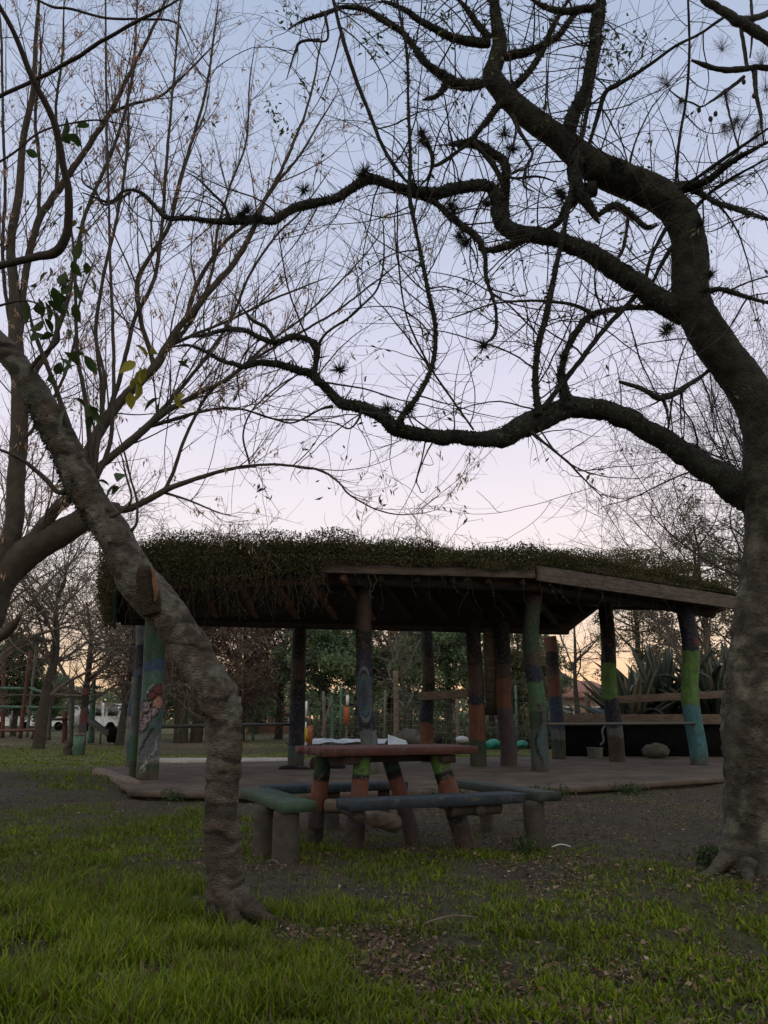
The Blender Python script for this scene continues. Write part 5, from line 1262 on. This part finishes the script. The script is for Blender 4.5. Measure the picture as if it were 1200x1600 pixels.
def undergrowth():
    rg = np.random.default_rng(19); a = Acc(); n = 16000
    x = rg.uniform(W(455, 1150, 25)[0], W(960, 1150, 25)[0], n); y = rg.uniform(24.2, 27, n); z = rg.random(n) ** 1.3 * (.3 + 1.0 * vn(xy0(x, y), .8, 4))
    V, F = leaves(np.stack([x, y, z], -1), rg.normal(size=(n, 3)) + [0, 0, .8], rg.uniform(.08, .22, n), rg.uniform(.02, .06, n), rg)
    cl = np.array([[.06, .07, .035], [.09, .08, .045], [.045, .06, .03], [.12, .10, .07]])[rg.choice(4, n)] * (.6 + .8 * rg.random((n, 1))); a.add(V, F, np.repeat(cl, 4, 0))
    o = a.build('undergrowth', MT['ever']); tag(o, 'tangled weeds along the foot of the wire fence', 'weeds', kind='stuff')
undergrowth()

# ------------------------------------------------------------------ houses, vans, fence, clutter
def house(px0, px1, ytop, D, label, wallm='plaster', roofh=1.2):
    x0 = W(px0, 1120, D)[0]; x1 = W(px1, 1120, D)[0]; cx = (x0 + x1) / 2; ze = W(0, ytop, D)[2]
    o = empty('house', (cx, D, 0), label, 'house', 'far houses beyond the fence')
    Acc().box((cx, D + 3, ze / 2), (x1 - x0, 6, ze)).build('wall', MT[wallm], o)
    e = .4; xa, xb, ya, yb = x0 - e, x1 + e, D - e, D + 6 + e; zr = ze + roofh
    V = [(xa, ya, ze), (xb, ya, ze), (xb, yb, ze), (xa, yb, ze), (xa + 1.5, D + 3, zr), (xb - 1.5, D + 3, zr), (xa, ya, ze - .12), (xb, ya, ze - .12), (xb, yb, ze - .12), (xa, yb, ze - .12)]
    a = Acc(); a.add(V, [np.array([[0, 1, 5, 4], [2, 3, 4, 5], [0, 6, 7, 1], [1, 7, 8, 2], [2, 8, 9, 3], [3, 9, 6, 0], [6, 9, 8, 7]]), np.array([[1, 2, 5], [3, 0, 4]])]).build('roof', MT['tile'], o)
    for q in (.25, .7):
        w_ = Acc().box((x0 + (x1 - x0) * q, D - .02, ze * .55), (1.0, .08, ze * .36)).build('window', MT['white'], o)
        Acc().box((x0 + (x1 - x0) * q, D - .07, ze * .55), (.86, .04, ze * .30)).build('pane', MT['glass'], w_) if False else None
        g = Acc().box((x0 + (x1 - x0) * q, D - .075, ze * .55), (.84, .03, ze * .28)); pn = g.build('pane', MT['glass'], o); pn.parent = w_; pn.location = np.array(pn.location) + 0
    return o
house(855, 975, 1088, 50, 'low house with terracotta roof beyond the fence, left of the lime post', roofh=1.1)
house(388, 462, 1112, 52, 'small pinkish house seen between the leaning trunk and the navy post', roofh=.5)

def van(px0, px1, ybot, ytop, D, label, cab=True):
    x0 = W(px0, ybot, D)[0]; x1 = W(px1, ybot, D)[0]; H = W(0, ytop, D)[2]; L = x1 - x0; cx = (x0 + x1) / 2
    o = empty('van', (cx, D, 0), label, 'van', 'white vans parked beyond the playground')
    # side profile extruded
    pr = [(0, .35), (0, H * .93), (.12, H), (L - .5, H), (L - .12, H * .93), (L - .02, H * .55), (L, .35)]
    a = Acc(); n = len(pr)
    V = [(x0 + u, D, z) for u, z in pr] + [(x0 + u, D + 2, z) for u, z in pr]
    q = [[i, (i + 1) % n, n + (i + 1) % n, n + i] for i in range(n)]
    a.add(V, [np.array(q), np.arange(n)[None], (np.arange(n)[::-1] + n)[None]]).build('body', MT['white'], o)
    k = 3 if L > 2.5 else 2
    for i in range(k):
        Acc().box((x0 + L * (i + .5) / k, D - .02, H * .68), (L / k * .78, .05, H * .26)).build('window', MT['glass'], o)
    for u in (.2, .8):
        c = np.array([x0 + L * u, D - .03, .33]); ph = np.arange(20) / 20 * 2 * np.pi
        V = [c + [math.cos(t) * .33, y_, math.sin(t) * .33] for y_ in (0, .22) for t in ph]
        q = [[i, (i + 1) % 20, 20 + (i + 1) % 20, 20 + i] for i in range(20)]
        w_ = Acc().add(V, [np.array(q), np.arange(20)[None], (np.arange(20)[::-1] + 20)[None]]).build('wheel', MT['black'], o)
van(126, 184, 1135, 1099, 60, 'white van beyond the playground slide')
van(22, 108, 1137, 1100, 62, 'long white van behind the climbing frame')
van(-60, 14, 1137, 1102, 63, 'white van at the left edge of the picture')

FN = empty('wire_fence', (W(650, 1165, 23)[0], 23, 0), 'sagging wire mesh fence on thin posts behind the pavilion', 'fence')
xa = W(462, 1150, 23)[0]; xb = W(945, 1150, 23)[0]; Zt = W(0, 1085, 23)[2]
a = Acc(); xs = np.arange(xa, xb, .16); zs = np.arange(.05, Zt, .16)
def sag(x): return .08 * np.sin(x * 1.7)
for z in zs:
    x = np.linspace(xa, xb, 40); P_ = np.stack([x, 23 + .05 * np.sin(x * 2), z + sag(x) * z / Zt], -1); V, F, _ = tubes(P_[None], np.full((1, 40), .004), 3); a.add(V, F)
x = xs; P_ = np.stack([np.stack([x, 23 + .05 * np.sin(x * 2), x * 0], -1), np.stack([x + .05, 23 + .05 * np.sin(x * 2), Zt + sag(x)], -1)], 1); V, F, _ = tubes(P_, np.full((len(x), 2), .004), 3); a.add(V, F)
a.build('mesh_panel', MT['fence'], FN)
for i, x in enumerate(np.linspace(xa, xb, 8)):
    z = Zt + (.25 if i % 2 else .02); P_ = np.array([[x, 23, -.1], [x + .02, 23, z / 2], [x + .03 * (i % 3 - 1), 23, z]]); V, F, _ = tubes(P_[None], np.full((1, 3), .035), 8, ref=(0, 1, .001), cap=True); Acc().add(V, F).build('fence_post', MT['greenpaint' if i % 2 else 'wood'], FN)

def pole(px, yb, yt, D, r, m, label, cat='pole', name='pole', px2=None, group=None):
    b = W(px, yb, D); b[2] = -.05; t = W(px2 or px, yt, D); P_ = np.array([b, (b + t) / 2 + [.02, 0, 0], t]); P_ = catmull(np.column_stack([P_, [r, r, r * .9]]), .3)
    V, F, _ = tubes(P_[None, :, :3], P_[None, :, 3], 10, ref=(0, 1, .001), cap=True, disp=barkdisp(0, .1, 5)); o = Acc().add(V, F).build(name, MT[m]); tag(o, label, cat, group); return o
pole(618, 1160, 1048, 21.5, .075, 'wood', 'tall brown wooden pole behind the table, right of the swirl-painted post')
pole(714, 1170, 1092, 21.8, .05, 'wood', 'thin brown pole behind the fence, left of the ochre-banded post')
pole(917, 1130, 1081, 21.0, .07, 'wood', 'short dark stake in the gap left of the lime post', 'stake', 'stake')
pole(507, 1165, 1080, 22.2, .05, 'greypost', 'short grey pole leaning right of the navy post', px2=505)
pole(518, 1165, 1087, 22.1, .045, 'greenpaint', 'thin green pole behind the left half of the table')
pole(395, 1165, 1080, 34, .06, 'greenpaint', 'thin pale green post seen right of the leaning trunk')
for p_, lb_ in ((503, 'leaning thin branch propped against the fence, left of the orange box'),):
    P_, R_ = trace([(503, 1150, 2), (510, 1120, 2), (520, 1090, 1.6)], 22, 22.1, .2); V, F, _ = tubes(P_[None], R_[None], 6); tag(Acc().add(V, F).build('prop', MT['wood']), lb_, 'stick')
bx = empty('post_box', W(540, 1165, 21.3) * [1, 1, 0], 'orange-brown box nailed on a thin post with a white top, left of the swirl-painted post', 'box')
Acc().beam((W(541, 0, 21.3)[0] * 0 + W(541, 1120, 21.3)[0], 21.3, 0), (W(543, 1078, 21.3)[0], 21.3, W(543, 1078, 21.3)[2]), .06, .05).build('stake', MT['wood'], bx)
Acc().box(W(541, 1118, 21.2), (.16, .12, .44)).build('box', MT['orange'], bx)
Acc().box(W(543, 1094, 21.2), (.08, .06, .26)).build('white_strip', MT['white'], bx)
tag(Acc().box(W(478, 1108, 20.8), (.075, .03, .40), C=None).beam(W(478, 1128, 20.83), (W(478, 1128, 20.8)[0], 20.83, 0), .04, .03).build('marker_board', MT['white']), 'narrow white board on a stake right beside the navy post', 'board')
o = empty('stool', W(478, 1160, 20.3) * [1, 1, 0], 'small yellow and orange crate beside the foot of the navy post', 'crate')
Acc().box(W(479, 1148, 20.3), (.10, .2, .34)).build('yellow_side', MT['yellow'], o); Acc().box(W(484.5, 1148, 20.33), (.10, .25, .46)).build('orange_side', MT['orange'], o)
def sheet(name, pts, label, m, cat, seed):
    V = np.array(pts); rgq = np.random.default_rng(seed); n = 18
    A, B, C_, D_ = V; g = []
    for u in np.linspace(0, 1, n):
        for v in np.linspace(0, 1, n):
            g.append((A * (1 - u) + B * u) * (1 - v) + (D_ * (1 - u) + C_ * u) * v)
    g = np.array(g); g[:, 2] += (fbm(g, 3, 3, seed) - .3) * .16; i = np.arange(n - 1)[:, None] * n; j = np.arange(n - 1)[None]
    low = g - [0, 0, .02]
    q = np.stack([i + j, i + j + 1, i + n + j + 1, i + n + j], -1).reshape(-1, 4)
    tag(Acc().add(np.vstack([g, low]), [q, q[:, ::-1] + n * n]).build(name, MT[m], smooth=True), label, cat)
sheet('tarp', [W(478, 1158, 20.5) * [1, 1, 0] + [0, 0, .28], W(600, 1156, 20.5) * [1, 1, 0] + [0, 0, .30], W(610, 1150, 21.5) * [1, 1, 0] + [0, 0, .35], W(490, 1150, 21.5) * [1, 1, 0] + [0, 0, .35]], 'long white tarpaulin lying behind the left half of the table', 'tarp', 'tarpaulin', 4)
sheet('tarp', [W(606, 1160, 20.2) * [1, 1, 0] + [0, 0, .2], W(640, 1162, 20.2) * [1, 1, 0] + [0, 0, .1], W(634, 1150, 20.6) * [1, 1, 0] + [0, 0, .35], W(606, 1146, 20.6) * [1, 1, 0] + [0, 0, .5]], 'small folded white sheet just right of the swirl-painted post', 'tarp', 'tarpaulin', 6)
blob('plastic_bag', [(W(770, 1163, 20.5), .20, .15, .13)], 'teal', 'teal plastic bag on the grass between the ochre and purple posts', 'bag', seed=9)
blob('plastic_bag', [(W(815, 1163, 20.8), .16, .13, .10)], 'teal', 'teal plastic bag left of the green-banded post', 'bag', seed=12)
blob('rubbish_heap', [(W(640, 1157, 21.3), .35, .25, .30), (W(655, 1160, 21.2), .3, .2, .2)], 'rock', 'pale grey heap behind the right half of the table', 'heap', seed=14)
blob('plastic_bag', [(W(722, 1156, 21.0), .17, .12, .10)], 'tarp', 'white bag behind the right end of the table', 'bag', seed=16)
blob('cloth_bundle', [(W(685, 1156, 20.6), .10, .10, .12)], 'cloth', 'dark blue-black lump beside the foot of the rust-footed post', 'bundle', seed=18)

# ------------------------------------------------------------------ playground, far left
CF = empty('climbing_frame', W(60, 1152, 33) * [1, 1, 0], 'tall timber climbing frame with green rails at far left', 'climbing frame')
def cfp(name, a_, b_, r0, r1, D, D1, m, parent):
    P_, R_ = trace([(*a_, r0), (*[(p + q) / 2 for p, q in zip(a_, b_)], (r0 + r1) / 2), (*b_, r1)], D, D1, .2); V, F, _ = tubes(P_[None], R_[None], 10, ref=(0, 1, .3), cap=True); return Acc().add(V, F).build(name, MT[m], parent)
cfp('post', (4, 1153), (6, 1035), 3.2, 2.8, 33, 33, 'redpaint', CF)
cfp('post', (31, 1154), (48, 1017), 3.6, 2.8, 32, 32, 'redpaint', CF)
cfp('post', (42, 1152), (57, 1010), 2.4, 2.2, 35, 35, 'greypost', CF)
cfp('post', (75, 1157), (82, 1012), 4, 3.2, 31, 31, 'greypost', CF)
cfp('post', (84, 1100), (87, 1012), 3, 3, 31.5, 31.5, 'greypost', CF)
cfp('post', (60, 1145), (75, 1055), 2.5, 2.2, 34, 34, 'greypost', CF)
cfp('post', (142, 1161), (147, 1058), 5.5, 3, 30, 30, 'greenpaint', CF)
cfp('brace', (50, 1155), (66, 1095), 2.5, 2, 31.5, 31.5, 'redpaint', CF)
cfp('brace', (88, 1030), (120, 1088), 2.6, 2.4, 31, 31, 'greypost', CF)
for (p0, p1, m, D0, D1) in (((-20, 1075), (55, 1076), 'greenpaint', 33, 32), ((48, 1076), (85, 1087), 'greenpaint', 32, 31), ((85, 1089), (157, 1083), 'wood_dark', 31, 30), ((-20, 1104), (108, 1106), 'greenpaint', 33, 31), ((-15, 1142), (70, 1140), 'redpaint', 33, 31), ((130, 1072), (156, 1074), 'redpaint', 30, 30)):
    cfp('rail', p0, p1, 2.2, 2.2, D0, D1, m, CF)
Acc().box(W(97, 1124, 31), (.62, .6, .10)).build('platform', MT['wood_dark'], CF)
SL = empty('slide', W(160, 1150, 30) * [1, 1, 0], 'short metal slide leaning behind the green bin', 'slide')
Acc().beam(W(131, 1119, 30), W(172, 1150, 29), .35, .05).build('chute', MT['greypost'], SL)
for dx in (-.19, .19): Acc().beam(W(131, 1119, 30) + [0, dx, .05], W(172, 1150, 29) + [0, dx, .05], .04, .10).build('side_rail', MT['metal'], SL)
Acc().beam(W(158, 1150, 29.5) * [1, 1, 0], W(158, 1140, 29.5), .05, .05).build('support', MT['metal'], SL)
Acc().beam(W(146, 1125, 30) + [0, 0, .2], W(146, 1125, 30) * [1, 1, 0], .05, .05).build('support', MT['redpaint'], SL)

def cyl_vc(acc, c, rs_, zs_, k=24, col=None):
    V = [np.array([c[0] + math.cos(j / k * 6.28319) * r, c[1] + math.sin(j / k * 6.28319) * r, z]) for r, z in zip(rs_, zs_) for j in range(k)]
    i = np.arange(len(rs_) - 1)[:, None] * k; j = np.arange(k)[None]
    acc.add(V, [np.stack([i + j, i + (j + 1) % k, i + k + (j + 1) % k, i + k + j], -1).reshape(-1, 4), np.arange(k)[::-1][None], ((len(rs_) - 1) * k + np.arange(k))[None]], col); return acc
c = G(121, 1181); TB_ = empty('trash_bin', c, 'green cylindrical bin with pale rim, standing on the grass at left', 'bin')
cyl_vc(Acc(), c, [.10, .12, .13, .135], [0, .02, .3, .52]).build('bin_body', MT['greenpaint'], TB_, smooth=True)
cyl_vc(Acc(), c, [.14, .145, .145, .14], [.5, .505, .55, .556]).build('rim', MT['greypost'], TB_)
post('painted_post', None, 118, 1181, 127, 1068, 5.5, [(0, 'black'), (1075, 'red'), (1085, 'black'), (1105, 'purple'), (1115, 'red'), (1128, 'purple')], None, z0=0.0, rsides=20, seed=15)
tag(bpy.data.objects['painted_post'], 'red and black banded wooden post rising behind the green bin', 'post')
bpy.data.objects['painted_post'].location.y += .35
post('wooden_stump', None, 105, 1180, 106, 1156, 6.5, [(0, 'wood')], None, z0=0.0, rsides=20, seed=16, taper=.95)
tag(bpy.data.objects['wooden_stump'], 'low grey wooden stump just left of the green bin', 'stump')
pole(101, 1157, 1112, 31, .10, 'redpaint', 'short red-brown post behind the grey stump', 'post', 'short_post')
pole(110, 1157, 1062, 30.5, .11, 'greypost', 'upright weathered post behind the stump and bin', 'post', 'short_post', px2=112)
pole(161, 1125, 1098, 58, .1, 'white', 'thin white pole in front of the far white van')
c = W(177, 1153, 29) * [1, 1, 0]; HB = empty('hanging_bin', c, 'dark bell-shaped bin on the sand beside the slide foot', 'bin')
cyl_vc(Acc(), c, [.14, .22, .23, .16, .06], [.08, .12, .35, .52, .60]).build('bin_body', MT['black'], HB, smooth=True)
cyl_vc(Acc(), c + [.12, 0, 0], [.08, .08], [0, .35]).build('stand', MT['greenpaint'], HB)
# thin wire seen across the glowing gap
P_ = np.stack([np.linspace(-30, 30, 30), np.full(30, 45.), W(0, 1023, 45)[2] + .001 * np.linspace(-30, 30, 30) ** 2], -1)
V, F, _ = tubes(P_[None], np.full((1, 30), .02), 4)
tag(Acc().add(V, F).build('overhead_wire', MT['black']), 'thin overhead wire crossing the glowing gap', 'wire')

# ------------------------------------------------------------------ grass, litter, small ground plants
def grass():
    rg = np.random.default_rng(77)
    a = Acc()
    def scatter(n, y0, y1, xr, H, Wd, power=1.0, minm=.0, colr=None, clumpf=None):
        y = 1 / rg.uniform(1 / y1, 1 / y0, n)
        x = (rg.random(n) * 2 - 1) * (xr * y + .25)
        g = gmask(x, y); cl = fbm(xy0(x, y), 5.5, 2, 61)
        pxx, _ = project(xy0(x, y))
        thin = 1 - .48 * np.clip((pxx - 450) / 250, 0, 1) * (y < 6.5)
        k = rg.random(n) < thin * (g ** power) * np.clip((cl - .30) * 4.5, .06, 1)
        x, y, g, cl = x[k], y[k], g[k], cl[k]; n = len(x)
        # blades come in little tufts
        x = x + rg.normal(size=n) * .008; y = y + rg.normal(size=n) * .008
        z = gh(x, y) - .005
        px, py = project(xy0(x, y))
        lush = np.clip((560 - px) / 400, 0, 1) * np.clip((py - 1360) / 60, 0, 1)
        right = np.clip((px - 500) / 250, 0, 1)
        ww_r = 1 + .5 * right
        hh = (1 - .30 * right) * rg.uniform(H[0], H[1], n) * (.45 + .55 * g) * (.7 + .6 * cl) * (1 + .55 * lush)
        ww = rg.uniform(Wd[0], Wd[1], n) * ww_r
        az = rg.random(n) * 2 * np.pi; lean = rg.normal(size=n) * .35 + .45
        d = np.stack([np.cos(az) * np.sin(lean), np.sin(az) * np.sin(lean), np.cos(lean)], -1)
        s_ = unit(np.stack([-np.sin(az), np.cos(az), np.zeros(n)], -1) + rg.normal(size=(n, 3)) * .4)
        b = np.stack([x, y, z], -1); mid = b + d * hh[:, None] * .55
        d2 = unit(d + np.stack([np.cos(az), np.sin(az), np.zeros(n)], -1) * rg.uniform(.1, .9, (n, 1)) - [0, 0, .25]); tip = mid + d2 * hh[:, None] * .5
        w_ = ww[:, None] / 2
        V = np.stack([b - s_ * w_ * .7, b + s_ * w_ * .7, mid + s_ * w_, mid - s_ * w_, tip], 1)
        i = np.arange(n)[:, None] * 5
        base = np.array([[.145, .205, .004], [.115, .18, .006], [.20, .245, .006], [.09, .145, .014], [.19, .175, .05]])
        w0 = vn(xy0(x, y), 1.3, 71)
        c = base[rg.choice(5, n, p=[.33, .27, .17, .15, .08])] * (.7 + .6 * rg.random((n, 1))) * (.75 + .5 * w0[:, None]) * .84
        dry = rg.random(n) < .05; c[dry] = np.array([.17, .12, .07]) * .8
        c = c * (1 + .12 * lush[:, None])
        a.add(V.reshape(-1, 3), [i + np.array([[0, 1, 2, 3]]), i + np.array([[3, 2, 4]])], np.repeat(c, 5, 0))
    scatter(290000, 2.3, 6.2, .76, (.03, .085), (.003, .0075))
    scatter(135000, 5.6, 10.8, .78, (.025, .07), (.005, .010))
    scatter(60000, 10.8, 17, .78, (.03, .07), (.010, .018))
    scatter(80000, 16.5, 36, .72, (.02, .05), (.02, .04))
    tag(a.build('grass', MT['grass']), 'green grass growing in patches over the bare earth', 'grass', kind='stuff')
    # tufts at tree and post feet
grass()
def weeds():
    rg = np.random.default_rng(12); a = Acc()
    # dark leafy weeds along the slab foot and round the tree base
    pts = []
    for (px, py, w_, n) in ((840, 1247, 45, 1100), (700, 1250, 40, 350), (270, 1250, 25, 350), (985, 1240, 30, 250), (1112, 1362, 22, 350), (310, 1190, 60, 0), (820, 1334, 18, 120)):
        for _ in range(n):
            g_ = G(px + rg.normal() * w_ * .5, py + rg.normal() * 2.2); pts.append([g_[0], g_[1], gh(np.array([g_[0]]), np.array([g_[1]]))[0] + rg.random() * .11])
    pts = np.array(pts); n = len(pts); L_ = rg.uniform(.02, .05, n); V, F = leaves(pts, rg.normal(size=(n, 3)) + [0, 0, .7], L_, L_ * .6, rg)
    c = np.array([[.035, .06, .02], [.05, .08, .025]])[rg.choice(2, n)] * (.6 + .8 * rg.random((n, 1)))
    a.add(V, F, np.repeat(c, 4, 0)); tag(a.build('weeds', MT['leaf']), 'small dark leafy weeds at the foot of the slab', 'weeds', kind='stuff')
    a = Acc(); n = 95000
    y = 1 / rg.uniform(1 / 12.0, 1 / 2.3, n); x = (rg.random(n) * 2 - 1) * (.56 * y + .2)
    dn = fbm(xy0(x, y), 1.6, 2, 91); g = gmask(x, y)
    pxx, pyy = project(xy0(x, y)); rgt = np.clip((pxx - 420) / 200, 0, 1)
    k = rg.random(n) < np.clip((dn - .36) * 3.0, .05, 1) * (.35 + .65 * rgt) * (1 - .1 * g) * 1.3; x, y = x[k], y[k]; n = len(x)
    pos = np.stack([x, y, gh(x, y) + rg.uniform(.002, .022, n)], -1)
    ax = unit(rg.normal(size=(n, 3)) * [1, 1, .28]); L_ = rg.uniform(.012, .042, n) * (rg.random(n) * .7 + .4)
    V, F = leaves(pos, ax, L_, L_ * rg.uniform(.3, .65, n), rg, .3)
    V = V.reshape(n, 4, 3); V[..., 2] = np.maximum(V[..., 2], pos[:, None, 2] - .008); V = V.reshape(-1, 3)
    base = np.array([[.19, .125, .085], [.12, .08, .06], [.28, .20, .15], [.07, .052, .045], [.36, .28, .21]])
    c = base[rg.choice(5, n, p=[.34, .30, .13, .20, .03])] * (.6 + .7 * rg.random((n, 1)))
    a.add(V, F, np.repeat(c, 4, 0))
    n = 110000; y = 1 / rg.uniform(1 / 11.5, 1 / 2.5, n); x = (rg.random(n) * 2 - 1) * (.54 * y + .2)
    k = rg.random(n) < (1 - .75 * gmask(x, y)) * (.25 + .9 * fbm(xy0(x, y), 2.5, 2, 5)); x, y = x[k], y[k]; n = len(x)
    pos = np.stack([x, y, gh(x, y) + .002], -1); L_ = rg.uniform(.005, .018, n) * (.6 + .09 * y)
    V, F = leaves(pos, rg.normal(size=(n, 3)) * [1, 1, .5], L_, L_ * .6, rg, .5)
    a.add(V, F, np.repeat(base[rg.choice(5, n, p=[.25, .28, .05, .40, .02])] * (.4 + .6 * rg.random((n, 1))), 4, 0))
    tag(a.build('fallen_leaves', MT['litter']), 'dry brown leaves and bark crumbs scattered over the ground', 'leaf litter', kind='stuff')
weeds()
# a few sticks and pale stones one can pick out
for (px, py, L_, az, m, lb_) in ((705, 1452, .30, .5, 'wood', 'thin curved stick lying on the grass right of centre in front'), (877, 1328, .14, .05, 'white', 'short pale stick on the bare earth left of the right tree'), (426, 1362, .10, -.5, 'wood', 'small pale stick on the bare earth just right of the leaning trunk')):
    c = G(px, py); P_ = np.array([c + [t * math.cos(az) * L_, t * math.sin(az) * L_, .03 + .02 * math.sin((t + .5) * 3)] for t in np.linspace(-.5, .5, 8)]); P_[:, 2] += gh(P_[:, 0], P_[:, 1])
    V, F, _ = tubes(P_[None], np.full((1, 8), .004), 6, cap=True); tag(Acc().add(V, F).build('stick', MT[m]), lb_, 'stick')
